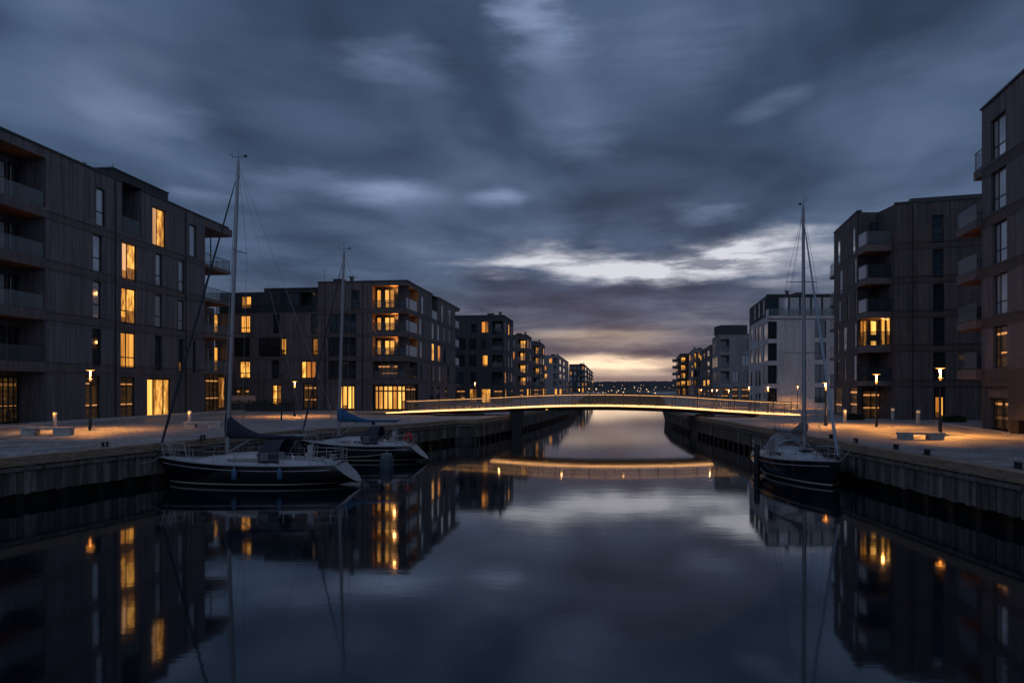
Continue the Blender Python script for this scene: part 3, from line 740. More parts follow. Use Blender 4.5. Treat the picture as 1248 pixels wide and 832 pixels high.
# bay balconies
SL = [(297.5, 306), (338.4, 346), (380, 387), (420.5, 429), (464, 470)]
FD = Fac((X(1056, 61.0), 61.0), (X(1091, 60.9), 60.9), (0, -1))
for k, (y0, y1) in enumerate(SL):
    z1, z0 = Zat(y0, 61), Zat(y1, 61)
    P = [Vector((c45.x-.02, c45.y)), FD.A, Vector((c91.x-.01, 60.9)), Vector((c91.x-.01, FBY.A.y)), Vector((c45.x, FBY.A.y))]
    sm = MB()
    for i in range(5):
        a, b = P[i], P[(i+1) % 5]; sm.face([(a.x, a.y, z0), (b.x, b.y, z0), (b.x, b.y, z1), (a.x, a.y, z1)])
    sm.face([(p.x, p.y, z1) for p in P]); sm.mi = 1; sm.face([(p.x, p.y, z0) for p in P])
    s_ = sm.build('balcony', [M['slab'], M['soffit']], bR2)
    FE = Fac(P[0], FD.A, (-1, -.5))
    rail(FE, .1, FE.len, z1, s_, 1.15, -.06, 'rail_white' if k < 3 else 'rail_dark')
    rail(FD, 0, FD.len-.1, z1, s_, 1.15, -.06, 'rail_glass' if k == 0 else 'rail_dark')
    hi = z1 + 2.3
    if k == 3:
        r1_ = FBY.rect(1059.5, 1068.5, 391, 411); FSd = Fac((c91.x, c91.y+.3), (c91.x, 63.0), (-1, 0)); window(FSd, (.35, 1.0, z1+.05, hi+.1), bR2, 'lit', -.05, (), (), .06); window(FSd, (1.15, 1.9, z1+.05, hi+.1), bR2, 'lit_bright', -.05, (), (), .06); r2_ = FBY.rect(1047.5, 1056, 391, 411); window(FBY, (r1_[0], r1_[1], z1+.05, hi), bR2, 'lit_bright', -.05, (), (), .06); window(FBY, (r2_[0], r2_[1], z1+.05, hi), bR2, 'lit', -.05, (.5,), (), .06)
        ld = bpy.data.lights.new('balcony_light', 'POINT'); ld.energy = 48; ld.color = (1, .46, .13); ld.shadow_soft_size = .1
        lo_ = bpy.data.objects.new('balcony_light', ld); C.objects.link(lo_); lo_.location = (X(1076, 62), 62.0, z1+2.35)
        cm = MB(); p = Vector((X(1067, 61.6), 61.6)); cm.box((p.x-.6, p.y-.2, z1+.4), (p.x+.5, p.y+.25, z1+.46)); cm.box((p.x-.6, p.y+.2, z1+.46), (p.x+.5, p.y+.25, z1+.95))
        for ax in (-.55, .45):
            for ay in (-.17, .2): cm.box((p.x+ax-.02, p.y+ay-.02, z1+.003), (p.x+ax+.02, p.y+ay+.02, z1+.4))
        tag(cm.build('balcony_bench', M['black']), 'dark seat silhouetted on the single lit balcony', 'bench')
    else:
        window(FBY, (1.15, 2.3, z1+.05, hi), bR2, 'glass_teal' if k < 2 else 'glass', -.05, (.5,), (), .06)
window(FBY, (.4, 3.0, QZ+.03, Zat(471, 64)-.3), bR2, 'lit_dim', -.05, (.3, .5, .75), (), .08)
window(FBY, (1.9, 2.3, QZ+.03, Zat(474, 64)-.3), bR2, 'lit_orange', -.12, (), (), .05)
for y in (336, 371, 401, 436, 470):
    z = Zat(y, PR2(1014).y)
    sm = MB(); FL.obox(sm, FL.len+.01, FL.len+2.0, z-.25, z, -2.5, .0); s_ = sm.build('balcony', M['slab'], bR2)
    rail(FL, FL.len+.05, FL.len+1.9, z, s_, 1.1, -.05, 'rail_glass')
    FE = Fac(FL.pt(FL.len+1.9, 0).xy, FL.pt(FL.len+1.9, 0, -2.4).xy, FL.u); rail(FE, .05, 2.3, z, s_, 1.1, 0, 'rail_glass')

# ================================================================== RIGHT: R1 (near)
def PR1(px): d = dR(px, 1196.5, 47.0, 826.0); return Vector((X(px, d), d))
HR1 = CH+18.2
cA = PR1(1196.5); cN = PR1(1640)
bR1 = empty('apartment_building', (*cA, QZ), 'tall dark block cut off by the frame with glass balconies projecting from its far corner', 'building')
F1 = Fac(cA, cN, (-1, -.2))
h1 = []; w1 = []
for x0, x1, y0, y1, kd in [(1207, 1225.5, 141, 191, 'glass_sky'), (1207.5, 1226, 205.5, 254.5, 'glass_sky'), (1209.5, 1227, 269.5, 319.5, 'glass_sky'), (1210, 1227.5, 333, 383, 'glass_sky'), (1210, 1227.5, 397, 448, 'lit_dim')]:
    rc = F1.rect(x0, x1, y0, y1); h1.append(rc); w1.append((rc, kd))
    for q in range(1, 4):
        rr = (rc[0]+q*4.6, rc[1]+q*4.6, rc[2], rc[3]); h1.append(rr); w1.append((rr, 'glass'))
rg = F1.rect(1197.5, 1228.6, 471, 524); rg = (rg[0], rg[1], QZ, rg[3]); h1.append((*rg[:4], .8))
b1 = [(F1.rect(1210, 1228, y+12, y+14)[3], F1.rect(1210, 1228, y, y+2)[3]) for y in (192, 256, 320, 384, 450)]
wb = MB(); F1.wall(wb, 0, F1.len, QZ-.5, HR1, h1, .25, b1, 1, base=b1[-1][0])
nb = -F1.n*14
body(wb, [tuple(cA), tuple(cN), tuple(cN+nb), tuple(cA+nb)], QZ-.5, HR1, skip=(0,))
wb.build('wall', [M['wall_a'], M['brick_r2'], M['soffit']], bR1)
roof([tuple(cA), tuple(cN), tuple(cN+nb), tuple(cA+nb)], HR1-.02, bR1); coping(F1, -.05, F1.len, HR1, bR1); joints(F1, 0, F1.len, b1, bR1)
for rc, kd in w1: window(F1, rc, bR1, kd, .22, (.32,), (.32,), .08)
window(F1, (rg[0]+.05, rg[1]-.05, QZ+.02, rg[3]-.75), bR1, 'lit_dim', .7, (.1, .34, .42, .66, .74), (.36,), .1)
fm = MB(); F1.obox(fm, rg[0]+.02, rg[1]-.02, rg[3]-.72, rg[3]-.02, -.75, -.3); fm.build('shop_fascia', M['slab'], bR1)
for k, (y0, y1, xl, kd) in enumerate([(210, 221, 1186.5, 'rail_glass'), (281, 290, 1172.5, 'rail_glass'), (338, 348, 1172.5, 'rail_glass'), (394.6, 404, 1173, 'rail_dark'), (451, 462, 1173.5, 'rail_dark')]):
    P_ = PR1(xl); ul = -(P_-cA).length; z1 = Zat(y0, P_.y); z0 = Zat(y1, P_.y)
    sm = MB(); F1.obox(sm, ul, -.01, z0, z1, -4.5, .35 if k else 0); s_ = sm.build('balcony', M['slab'], bR1)
    so = MB(); F1.obox(so, ul+.15, -.05, z0-.04, z0-.003, -4.3, .2 if k else -.1); so.build('soffit', M['soffit'], s_)
    rail(F1, ul+.05, -.05, z1, s_, 1.15, .28 if k else -.06, kd)
    FE = Fac(F1.pt(ul+.05, 0, .3 if k else -.05).xy, F1.pt(ul+.05, 0, -4.4).xy, -F1.u); rail(FE, .05, 4.3, z1, s_, 1.15, 0, kd)
    if k >= 3:
        FE2 = Fac(F1.pt(-.05, 0, -1.6).xy, F1.pt(-2.6, 0, -1.6).xy, F1.n); 
        window(FE2, (0.2, 1.2, z1+.05, z1+2.3), bR1, 'glass_sky', 0, (), (), .06)

# ================================================================== RIGHT: R3 white
d3 = 95.0
c36 = Vector((X(936, d3), d3)); F3 = Fac(c36, (X(1034, d3), d3), (0, -1))
def P3(px): d = dR(px, 936, d3, 790.0); return Vector((X(px, d), d))
F3S = Fac(c36, P3(913), (-1, -.2))
bR3 = empty('apartment_building', (*c36, QZ), 'white rendered block with a dark glass top storey behind the mast of the single yacht', 'building')
zW = Zat(384.5, d3)
h3, w3, h3s, w3s = [], [], [], []
for y0, y1 in ((391.7, 412.8), (418, 439.5), (445, 467.4), (473, 492)):
    rc = F3.rect(936, 947, y0, y1); h3.append((rc[0], rc[1], rc[2], rc[3], .25, 'RTB')); w3.append(((rc[0]+.05, rc[1], rc[2], rc[3]), 'glass', (.4,)))
    rs = F3S.rect(930.5, 936, y0, y1); h3s.append((0, rs[1], rc[2], rc[3], .1, 'RTB')); w3s.append(((.05, rs[1], rc[2], rc[3]), 'glass_sky'))
    rc = F3.rect(993, 1007, y0-1, y1-1.3); h3.append(rc); w3.append((rc, 'glass', (.5,)))
    for a, b in ((924.5, 927.2), (920.8, 922.6), (915, 917)):
        rs = F3S.rect(a, b, y0+3+(936-a)*.25, y1+3); h3s.append(rs); w3s.append((rs, 'glass'))
wb = MB(); F3.wall(wb, 0, F3.len, QZ-.5, zW, h3, .25); F3S.wall(wb, 0, F3S.len, QZ-.5, zW, h3s, .1)
e3 = F3S.B; e3r = F3.B
body(wb, [tuple(c36), tuple(e3r), (e3r.x+3, e3r.y+18), (e3.x+3, e3.y+2)], QZ-.5, zW, skip=(0,))
wb.build('wall', [M['wall_white'], M['wall_white'], M['wall_white']], bR3)
roof([tuple(c36), tuple(e3r), (e3r.x+3, e3r.y+18), (e3.x+3, e3.y+2), tuple(e3)], zW-.02, bR3)
for rc, kd, v in w3: window(F3, rc, bR3, kd, .2, v, (), .08)
for rc, kd in w3s: window(F3S, rc, bR3, kd, .06, (), (), .06)
zT = Zat(359.8, d3+1.5)
F3T = F3.off(-1.2); F3TS = F3S.off(-.05)
tm = MB(); a0 = -1.0
P_ = [F3T.pt(-.7, 0), F3T.pt(F3T.len, 0), F3T.pt(F3T.len, 0, -14), F3TS.pt(F3TS.len, 0, -1)]
PT = [Vector((X(936, d3)+.4, d3+1.6)), F3T.pt(F3T.len, 0).xy, F3T.pt(F3T.len, 0, -15).xy, F3TS.pt(F3TS.len, 0).xy]
body(tm, [tuple(p) for p in PT], zW-.02, zT); tm.face([(p.x, p.y, zT) for p in PT])
tm.build('penthouse', M['wall_dark'], bR3)
FQ = Fac(PT[0], PT[1], (0, -1)); FQS = Fac(PT[0], PT[3], (-1, -.2))
for i in range(7):
    w_ = FQ.len/7; window(FQ, (i*w_+.05, (i+1)*w_-.05, zW+.05, zT-.25), bR3, 'glass_sky' if i in (1, 6) else 'glass_teal', -.04, (), (), .06)
for i in range(3):
    w_ = FQS.len/4; window(FQS, ((i+.3)*w_, (i+.75)*w_, zW+.4, zT-.3), bR3, 'glass', -.04, (), (), .05)
rail(F3, .1, F3.len-.1, zW, bR3, .95, -.08, 'rail_glass', 2.0); rail(F3S, .1, 2.3, zW, bR3, .95, -.08, 'rail_white', 2.0)
coping(FQ, 0, FQ.len, zT, bR3, .1, .15); roof_kit(FQ, 3.2, zT, bR3, 1.5); joints(F3, 0, F3.len, [(zW-.5, zW-.44)], bR3)

# ================================================================== generic row buildings further off
def row_block(label, xs, xc, xe, dc, top, vp, wallk, bank, floors=5, lit=.15, roofz=None, seed=1, penthouse=0, groundlit=True, fr_cols=4, sd_cols=4):
    """bank -1: front spans xs..xc, canal side xc..xe.  bank +1: canal side xs..xc, front xc..xe"""
    rn = random.Random(seed)
    H = Zat(top, dc); c = Vector((X(xc, dc), dc))
    if bank < 0:
        fr = Fac(c, (X(xs, dc*1.01), dc*1.01), (0, -1)); de = dc*(vp-xc)/(vp-xe); sd = Fac(c, (X(xe, de), de), (1, -.2))
    else:
        fr = Fac(c, (X(xe, dc), dc), (0, -1)); de = dc*(vp-xc)/(vp-xs); sd = Fac(c, (X(xs, de), de), (-1, -.2))
    root = empty('apartment_building', (c.x, c.y, QZ), label, 'building')
    fh = (H-.5-QZ)/floors
    wb = MB()
    for Fx, cols, isf in ((fr, fr_cols, True), (sd, sd_cols, False)):
        hs, ws = [], []
        cw = Fx.len/cols
        for fl in range(floors):
            zb = QZ + fl*fh
            for i in range(cols):
                uu = i*cw
                if isf and i == 0 and fl > 0:        # corner loggia
                    rc = (.25, cw*.95, zb+.3, zb+fh-.45, 1.3); hs.append(rc)
                    kd = 'lit_busy' if rn.random() < lit*1.6 else 'glass'
                    ws.append(((.6, cw*.8, zb+.35, zb+fh-.7), kd, 1.24, (.5,)))
                    rail(Fx, .3, cw*.93, zb+.3, root, .95, -.08, 'rail_dark' if rn.random() < .6 else 'rail_glass', 3)
                    continue
                if rn.random() < .12: continue
                ww = rn.choice((.45, .6, .75)) if isf else rn.choice((.28, .36, .5))
                a = uu + cw*(.5-ww/2) + rn.uniform(-.05, .05)*cw
                rc = (a, a+cw*ww, zb+(.05 if fl == 0 else .5), zb+fh-.45)
                p = rn.random()
                if fl == 0: kd = 'lit' if (groundlit and p < .4) else 'lit_dim'
                elif p < lit: kd = rn.choice(('lit', 'lit_orange', 'lit_busy'))
                elif not isf: kd = 'glass_sky' if p < .75 else 'glass'
                else: kd = 'glass_teal' if p < .4 else 'glass'
                hs.append(rc); ws.append((rc, kd, .15, (.5,) if ww > .5 else ()))
        bnd = [(QZ+fl*fh-.2, QZ+fl*fh+.25) for fl in range(1, floors)]
        Fx.wall(wb, 0, Fx.len, QZ-.5, H, hs, .16 if isf else .06, bnd, 1)
        for rc, kd, r, v in ws: window(Fx, rc, root, kd, r if isf else .03, v, (), .08)
        coping(Fx, 0, Fx.len, H, root)
    q1 = sd.B + Vector((-bank*-0, 8)); q1 = sd.B; q2 = fr.B
    P_ = [tuple(c), tuple(q1), tuple(q2+(q1-c)), tuple(q2)]
    body(wb, P_, QZ-.5, H, skip=(0, 3))
    wb.build('wall', [M[wallk], M[wallk], M['slab']], root)
    roof(P_, H-.02, root)
    if fr.len > 4 and not penthouse: roof_kit(fr, .8, H, root, 1.5)
    if penthouse:
        pm = MB(); fr.obox(pm, .6, fr.len-.3, H+.15, H+penthouse, -6, -1.2); pm.build('penthouse', M['wall_dark'], root)
    return root
row_block('charcoal clad block behind the brown brick block on the left bank', 540, 614, 625.5, 123, 384.6, 745, 'wall_dark', -1, lit=.22, seed=3, fr_cols=5, sd_cols=3)
row_block('narrow block with a dark top storey, second beyond the lit corner loggias', 618, 641.6, 648, 166, 408, 738, 'wall_r2', -1, lit=.22, seed=4, fr_cols=2, sd_cols=2)
row_block('pale topped narrow block, third beyond the lit corner loggias', 640, 657.8, 664, 195, 417.3, 738, 'wall_r2', -1, lit=.25, seed=5, fr_cols=2, sd_cols=2)
row_block('low wide block, fourth beyond the lit corner loggias', 655, 680.5, 693, 250, 433, 738, 'wall_grey', -1, lit=.3, seed=6, fr_cols=4, sd_cols=3)
row_block('farthest block of the left bank row, standing alone near the bright sky', 693.6, 712, 723, 380, 443.7, 742, 'wall_dark', -1, lit=.15, seed=9, fr_cols=4, sd_cols=4)
row_block('grey block with dark stepped top next to the white rendered one', 868, 877, 915, 144, 407.5, 790, 'wall_grey', 1, 4, lit=.03, seed=12, penthouse=2.0, fr_cols=3, sd_cols=4, groundlit=False)
row_block('long terrace with slanted roof edge between the grey and the round balcony blocks', 843, 866, 876, 185, 420.5, 795, 'wall_r2', 1, lit=.35, seed=13, fr_cols=2, sd_cols=6)
row_block('slim bluish block two along from the end of the right bank row', 837.5, 845, 862, 228, 425.5, 795, 'wall_grey', 1, lit=.3, seed=14, fr_cols=3, sd_cols=3)
rB = row_block('farthest block of the right bank row with curved balconies facing the bright sky', 824, 829, 838, 258, 431, 795, 'wall_r2', 1, 5, lit=.8, seed=15, fr_cols=1, sd_cols=2)
for k in range(5):
    z = QZ + 2.2 + k*2.45; d = 262; mm = MB()
    mm.lathe([(0, 0), (1.6, 0), (1.6, .3), (0, .3)], (X(824.5, d), d, z), 14); mm.lathe([(1.55, .3), (1.55, 1.1)], (X(824.5, d), d, z), 14)
    mm.build('balcony', M['slab'], rB)

# ================================================================== BRIDGE
bp = [(430, 71.5, 506.5), (480, 70, 502.6), (535, 69, 500.4), (592, 68, 498.4), (634, 67.3, 496.4), (677, 66.7, 494.9), (718, 66.2, 494.4), (760, 65.9, 494.7), (823, 65.3, 496.8), (873, 64.8, 500.0), (905, 64.4, 502.0), (936, 64, 503.9), (975, 63.5, 505.4)]
bpt = [Vector((X(px, d), d, Zat(y, d))) for px, d, y in bp]
bpt[0].z = QZ+.02
# resample smoothly
def cat(P, n):
    out = []
    for i in range(len(P)-1):
        p0, p1, p2, p3 = P[max(i-1, 0)], P[i], P[i+1], P[min(i+2, len(P)-1)]
        for k in range(n):
            t = k/n; out.append(.5*((2*p1) + (p2-p0)*t + (2*p0-5*p1+4*p2-p3)*t*t + (3*p1-p0-3*p2+p3)*t**3))
    out.append(P[-1]); return out
bl = cat(bpt, 6)
bridge = empty('footbridge', (bpt[7].x, bpt[7].y, 0), 'slender arched footbridge with glowing edge strip and mesh railings across the canal', 'bridge')
Wd = 3.4
deck, led, under = MB(), MB(), MB()
def nrm(i):
    t = (bl[min(i+1, len(bl)-1)] - bl[max(i-1, 0)]); t.z = 0; t.normalize(); return Vector((t.y, -t.x, 0))   # towards the viewer side
rows_d, rows_l = [], []
for i, p in enumerate(bl):
    n = nrm(i); f = p; b = p - n*Wd
    q = i/(len(bl)-1); th = .28 + .14*math.sin(min(1, max(0, (q-.15)/.8))*math.pi)
    dz = Vector((0, 0, 1))
    bot = max(p.z-th, QZ-.0)
    rows_d.append([f, b, b-dz*.14, Vector((b.x, b.y, 0))+n*.5+dz*bot, Vector((f.x, f.y, 0))-n*.5+dz*bot, f-dz*.14])
deck.grid(rows_d, True); deck.sm = [False]*len(deck.sm)
deck.build('deck', M['bridge_steel'], bridge)
for sgn in (1, -1):
    rows = []; rows2 = []; tr = []; gl = MB(); posts = MB()
    for i, p in enumerate(bl):
        n = nrm(i); q = p + n*.03 if sgn > 0 else p - n*(Wd+.03)
        rows.append([q + Vector((0, 0, .03)) + n*.03*sgn, q + Vector((0, 0, .03)), q + Vector((0, 0, -.03)), q + Vector((0, 0, -.03)) + n*.03*sgn])
        e = (p - n*.1) if sgn > 0 else (p - n*(Wd-.1)); tr.append(e)
    lm = MB(); lm.grid(rows[5:], True); lm.sm = [False]*len(lm.sm)
    lm.build('light_strip', M['led'], bridge)
    um = MB(); rows = []
    for i, p in enumerate(bl):
        n = nrm(i); q_ = i/(len(bl)-1); th = .28 + .14*math.sin(min(1, max(0, (q_-.15)/.8))*math.pi); zz = max(p.z-th, QZ)
        e = p - n*.06 if sgn > 0 else p - n*(Wd-.06); e2 = p - n*.30 if sgn > 0 else p - n*(Wd-.30)
        rows.append([Vector((e.x, e.y, p.z-.145-.02)), Vector((e2.x, e2.y, p.z-.145-(zz and (p.z-.14-zz)*.5)-.02))])
    um.grid(rows[28:-20]); um.build('added_under_glow', M['glow_under'], bridge)  # glowing strip added below the deck to brighten its reflection in the water
    s0 = next(i for i, p in enumerate(bl) if p.x > X(490, 70))
    tr = tr[s0:]
    hm = MB(); hm.tube([t + Vector((0, 0, 1.07)) for t in tr], .035, 6); hm.build('handrail', M['bridge_steel'], bridge)
    h2 = MB(); h2.tube([t + Vector((0, 0, 1.025)) + Vector((0, 0, 0)) for t in tr], .017, 5); h2.build('handrail_light', M['led_soft'], bridge)
    rr = [[t + Vector((0, 0, .1)), t + Vector((0, 0, 1.0))] for t in tr]; gl.grid(rr); gl.build('railing_infill', M['bridge_glass'], bridge)
    # balusters / posts
    bal = MB(); accum = 0; last = tr[0]; kpost = 0
    for j in range(1, len(tr)):
        seg = tr[j]-tr[j-1]; l = seg.length; nn = max(1, int(l/.16))
        for k in range(nn):
            p = tr[j-1] + seg*(k/nn); bal.box((p.x-.008, p.y-.008, p.z+.08), (p.x+.008, p.y+.008, p.z+1.04))
    bal.build('baluster', M['bridge_steel'], bridge).name = 'balusters'
    acc = 0
    for j in range(1, len(tr)):
        acc += (tr[j]-tr[j-1]).length
        if acc > 1.45:
            acc = 0; p = tr[j]; pm = MB(); pm.box((p.x-.03, p.y-.05, p.z), (p.x+.03, p.y+.05, p.z+1.05)); pm.build('post', M['bridge_steel'], bridge)
for k in range(6):
    i = 9 + k*11
    if i < len(bl): p = bl[i] - nrm(i)*.35; light('rail_light', (p.x, p.y, p.z+.95), 11, (1, .45, .14), .05)
# piers
pm = MB(); p = Vector((X(630, 68.5), 69.5, 0)); pm.box8([(p.x-.4, p.y-1, -1), (p.x+.4, p.y-1, -1), (p.x+.4, p.y+1, -1), (p.x-.4, p.y+1, -1), (p.x-.7, p.y-1.2, 2.25), (p.x+.7, p.y-1.2, 2.25), (p.x+.7, p.y+1.2, 2.25), (p.x-.7, p.y+1.2, 2.25)]); pm.build('pier', M['wetwall'], bridge)
pm = MB(); p = Vector((X(858, 65), 66.5, 0)); pm.box8([(p.x-.75, p.y-1, -1), (p.x-.05, p.y-1, -1), (p.x-.05, p.y+1, -1), (p.x-.75, p.y+1, -1), (p.x-.1, p.y-1.2, 2.0), (p.x+1.1, p.y-1.2, 2.0), (p.x+1.1, p.y+1.2, 2.0), (p.x-.1, p.y+1.2, 2.0)]); pm.build('pier', M['bridge_under'], bridge)
pm = MB(); pm.box((X(532, 69), 67.6, QZ-.3), (X(590, 69), 70.4, QZ+.18)); pm.build('abutment', M['wetwall'], bridge)
pm = MB(); pm.box((X(921, 64.6), 63.2, QZ-.02), (X(977, 64), 66, QZ+.2)); pm.build('abutment', M['concrete'], bridge)

# ================================================================== STREET LAMPS
def make_lamp():
    r = empty('street_lamp', (0, 0, 0), 'x', 'street lamp', 'street lamps on the quays')
    m = MB(); m.lathe([(.10, 0), (.10, .9), (.055, .95), (.045, 3.2)], (0, 0, 0), 12); m.build('pole', M['darkmetal'], r, False)
    m = MB(); m.lathe([(.055, 3.1), (.055, 3.76)], (0, 0, 0), 12); m.build('lit_tube', M['lamp_tube'], r, False)
    m = MB(); m.lathe([(.0, 3.87), (.28, 3.84), (.31, 3.80), (.26, 3.80)], (0, 0, 0), 20); m.build('cap', M['darkmetal'], r, False)
    m = MB(); m.lathe([(.26, 3.795), (.07, 3.745), (0, 3.745)], (0, 0, 0), 20); m.build('diffuser', M['lamp'], r, False)
    m = MB(); m.lathe([(.05, 3.2), (.16, 3.21), (.16, 3.24), (.05, 3.25)], (0, 0, 0), 16); m.build('collar', M['darkmetal'], r, False)
    return r
proto = make_lamp()
lamps = [(110, 42.5+2.6, 1.0, 'tall lit street lamp beside the concrete bench in front of the largest left block', 120),
 (1146, 40.5, 1.0, 'tall lit street lamp right behind the concrete bench on the right quay', 170),
 (1068, 49, .95, 'lit street lamp in front of the bay of the six storey block', 110),
 (1006.5, 50.5, .80, 'lit street lamp on the right quay beside the pale furled sail', 70),
 (359, 67, .86, 'lit street lamp in front of the low wall by the brown brick block', 110),
 (936, 73, .73, 'lit lamp just behind the right landing of the bridge', 70),
 (972, 92, .76, 'lit lamp before the white rendered block, close to the mast', 60),
 (579, 100, .9, 'lit lamp beyond the left landing of the bridge, below the charcoal block', 50),
 (706, 150, .62, 'small lit lamp far off above the middle of the bridge rail', 60),
 (868, 118, .62, 'small lit lamp, left one of the close pair beyond the bridge on the right', 40),
 (873.5, 122, .62, 'small lit lamp, right one of the close pair beyond the bridge', 40),
 (888, 98, .62, 'small lit lamp below the grey stepped block', 45),
 (855, 135, .62, 'small lit lamp beyond the bridge nearest the long terrace', 45),
 (913, 84, .73, 'small lit lamp at the left edge of the white rendered block', 35)]
for i, (px, d, s, lab, e) in enumerate(lamps):
    o = proto if i == 0 else copy_tree(proto)
    o.location = (X(px, d), d, QZ); o.scale = (1, 1, s); o['label'] = lab
    k_ = 1.0 if d < 75 else .65
    o.scale = (k_, k_, s)
    ld = bpy.data.lights.new('lamp_light', 'AREA'); ld.shape = 'DISK'; ld.size = .3*k_; ld.energy = e*4.8; ld.color = (1, .385, .075); ld.spread = R(140)
    lo_ = bpy.data.objects.new('lamp_light', ld); C.objects.link(lo_); lo_.location = (X(px, d), d, QZ+3.71*s)
# unlit thin pole
o = MB(); p = G(343, 512); o.tube([p, p+Vector((0, 0, 3.6))], [.06, .035], 8); o.lathe([(0, 3.6), (.09, 3.62), (.09, 3.8), (0, 3.82)], tuple(p), 10)
tag(o.build('unlit_post', M['darkmetal']), 'tall thin unlit post left of the lamp by the brown brick block', 'post')

# bollard lights
def make_bollard():
    r = empty('bollard_light', (0, 0, 0), 'x', 'bollard light', 'low bollard lights near the buildings')
    m = MB(); m.lathe([(.13, 0), (.13, .82), (.0, .82)], (0, 0, 0), 14); m.build('post', M['concrete'], r, False)
    m = MB(); m.lathe([(.125, .821), (.12, .93)], (0, 0, 0), 14); m.build('lens', M['lens'], r, False)
    m = MB(); m.lathe([(.16, .93), (.14, 1.0), (.06, 1.05), (0, 1.06)], (0, 0, 0), 14); m.build('cap', M['metal'], r, False)
    return r
pb = make_bollard()
for i, (px, py, lab) in enumerate([(67, 519, 'dome capped bollard light behind the left bench'), (231, 516.5, 'bollard light beside the second bench on the left quay'),
        (1029.5, 514.5, 'slim bollard light by the glazed entrance left of the balcony bay'), (1088, 512, 'bollard light at the corner of the balcony bay'), (1119, 516, 'bollard light standing alone on the right quay near the bench')]):
    o = pb if i == 0 else copy_tree(pb); o.location = G(px, py); o['label'] = lab
    if i < 3: light('bollard_glow', Vector(o.location)+Vector((.0, -.22, .88)), 3.5)

# benches
def make_bench():
    r = empty('bench', (0, 0, 0), 'x', 'bench', 'concrete benches on the quays')
    m = MB(); m.box((-1.35, -.32, .34), (1.35, .32, .46)); m.build('seat', M['concrete'], r, False)
    for sx in (-1, 1):
        m = MB(); x0, x1 = (-1.3, -.55) if sx < 0 else (.42, 1.3); m.box((x0, -.27, 0), (x1, .27, .338)); m.build('leg', M['concrete'], r, False)
    return r
bn = make_bench()
for i, (px, py, rz, s, lab) in enumerate([(58, 530, 4, 1.0, 'concrete bench on the left quay in front of the lamp'), (248, 521, 5, .9, 'farther concrete bench on the left quay behind the yacht bow'), (1122, 535.5, -6, .82, 'concrete bench under the lamp on the right quay')]):
    o = bn if i == 0 else copy_tree(bn); o.location = G(px, py); o.rotation_euler.z = R(rz); o.scale = (s, s, s); o['label'] = lab
# mooring cleats
def make_cleat():
    r = empty('mooring_bollard', (0, 0, 0), 'x', 'mooring bollard', 'mooring bollards along the quay edges')
    m = MB()
    for sx in (-1, 1): m.lathe([(.10, 0), (.085, .2), (.12, .26), (.12, .32), (0, .34)], (sx*.17, 0, .03), 12)
    m.build('post', M['darkmetal'], r, False)
    m = MB(); m.box((-.36, -.14, 0), (.36, .14, .035)); m.build('base_plate', M['darkmetal'], r, False)
    return r
mc = make_cleat()
cl = [(128, 546, 'mooring bollard holding the line of the near left yacht'), (247, 536.5, 'mooring bollard behind the bow of the near left yacht'), (455, 518.5, 'mooring bollard near the stern of the blue covered yacht'),
      (1013, 535.5, 'mooring bollard on the right cap beam nearest the yacht'), (1043, 541, 'mooring bollard with rope coil on the right quay edge'), (1092, 549, 'low mooring bollard on the right quay between the rope coil and the ring'), (1130, 556, 'pale topped mooring bollard before the bench on the right edge'), (1241, 573, 'mooring bollard at the right frame edge')]
for i, (px, py, lab) in enumerate(cl):
    o = mc if i == 0 else copy_tree(mc); p = G(px, py); o.location = (p.x, p.y, QZ+.06); o.rotation_euler.z = R(70 if px < 600 else 88); o.scale = (.62, .62, .62); o['label'] = lab

# raised pavement strip in front of A
m = MB(); fx = FA.off(1.6)
FA.obox(m, 0, uE+6, QZ-.1, QZ+.12, .02, 2.2); tag(m.build('pavement', M['concrete']), None, None, None, 'structure')
m = MB(); F1.obox(m, -6, F1.len, QZ-.1, QZ+.02, .02, .5); tag(m.build('pavement', M['concrete']), None, None, None, 'structure')

# low planter wall + hedge + screen + cafe by B
pl = empty('planter', (*FBF.pt(12, QZ, 3).xy, QZ), 'long dark low planter wall with clipped hedge in front of the brown brick block', 'planter')
m = MB(); FBF.obox(m, 12.2, 22.5, QZ, QZ+.75, 3.0, 3.8); m.build('box', M['wall_dark'], pl)
m = MB(); rn = random.Random(2)
for i in range(900):
    p = FBF.pt(rn.uniform(12.3, 22.4), QZ+.75+rn.random()**1.5*.5, rn.uniform(3.05, 3.75)); s = .09
    a = Vector((rn.uniform(-1, 1), rn.uniform(-1, 1), rn.uniform(-1, 1))).normalized()*s; b = a.cross(Vector((rn.uniform(-1, 1), rn.uniform(-1, 1), 1))).normalized()*s
    m.face([p-a, p+b, p+a, p-b])
m.build('hedge', M['leaf'], pl)
pw = empty('wind_screen', (*FBF.pt(18.5, QZ, 2.2).xy, QZ), 'pale pink cloth wind screen behind the planter at the foot of the brown brick block', 'screen')
m = MB(); FBF.obox(m, 17.4, 20.4, QZ+.55, QZ+1.75, 2.2, 2.26); m.build('cloth', M['pink'], pw)
for uu in (17.4, 18.9, 20.4):
    m = MB(); FBF.obox(m, uu-.04, uu+.04, QZ, QZ+1.9, 2.1, 2.18); m.build('post', M['darkmetal'], pw)
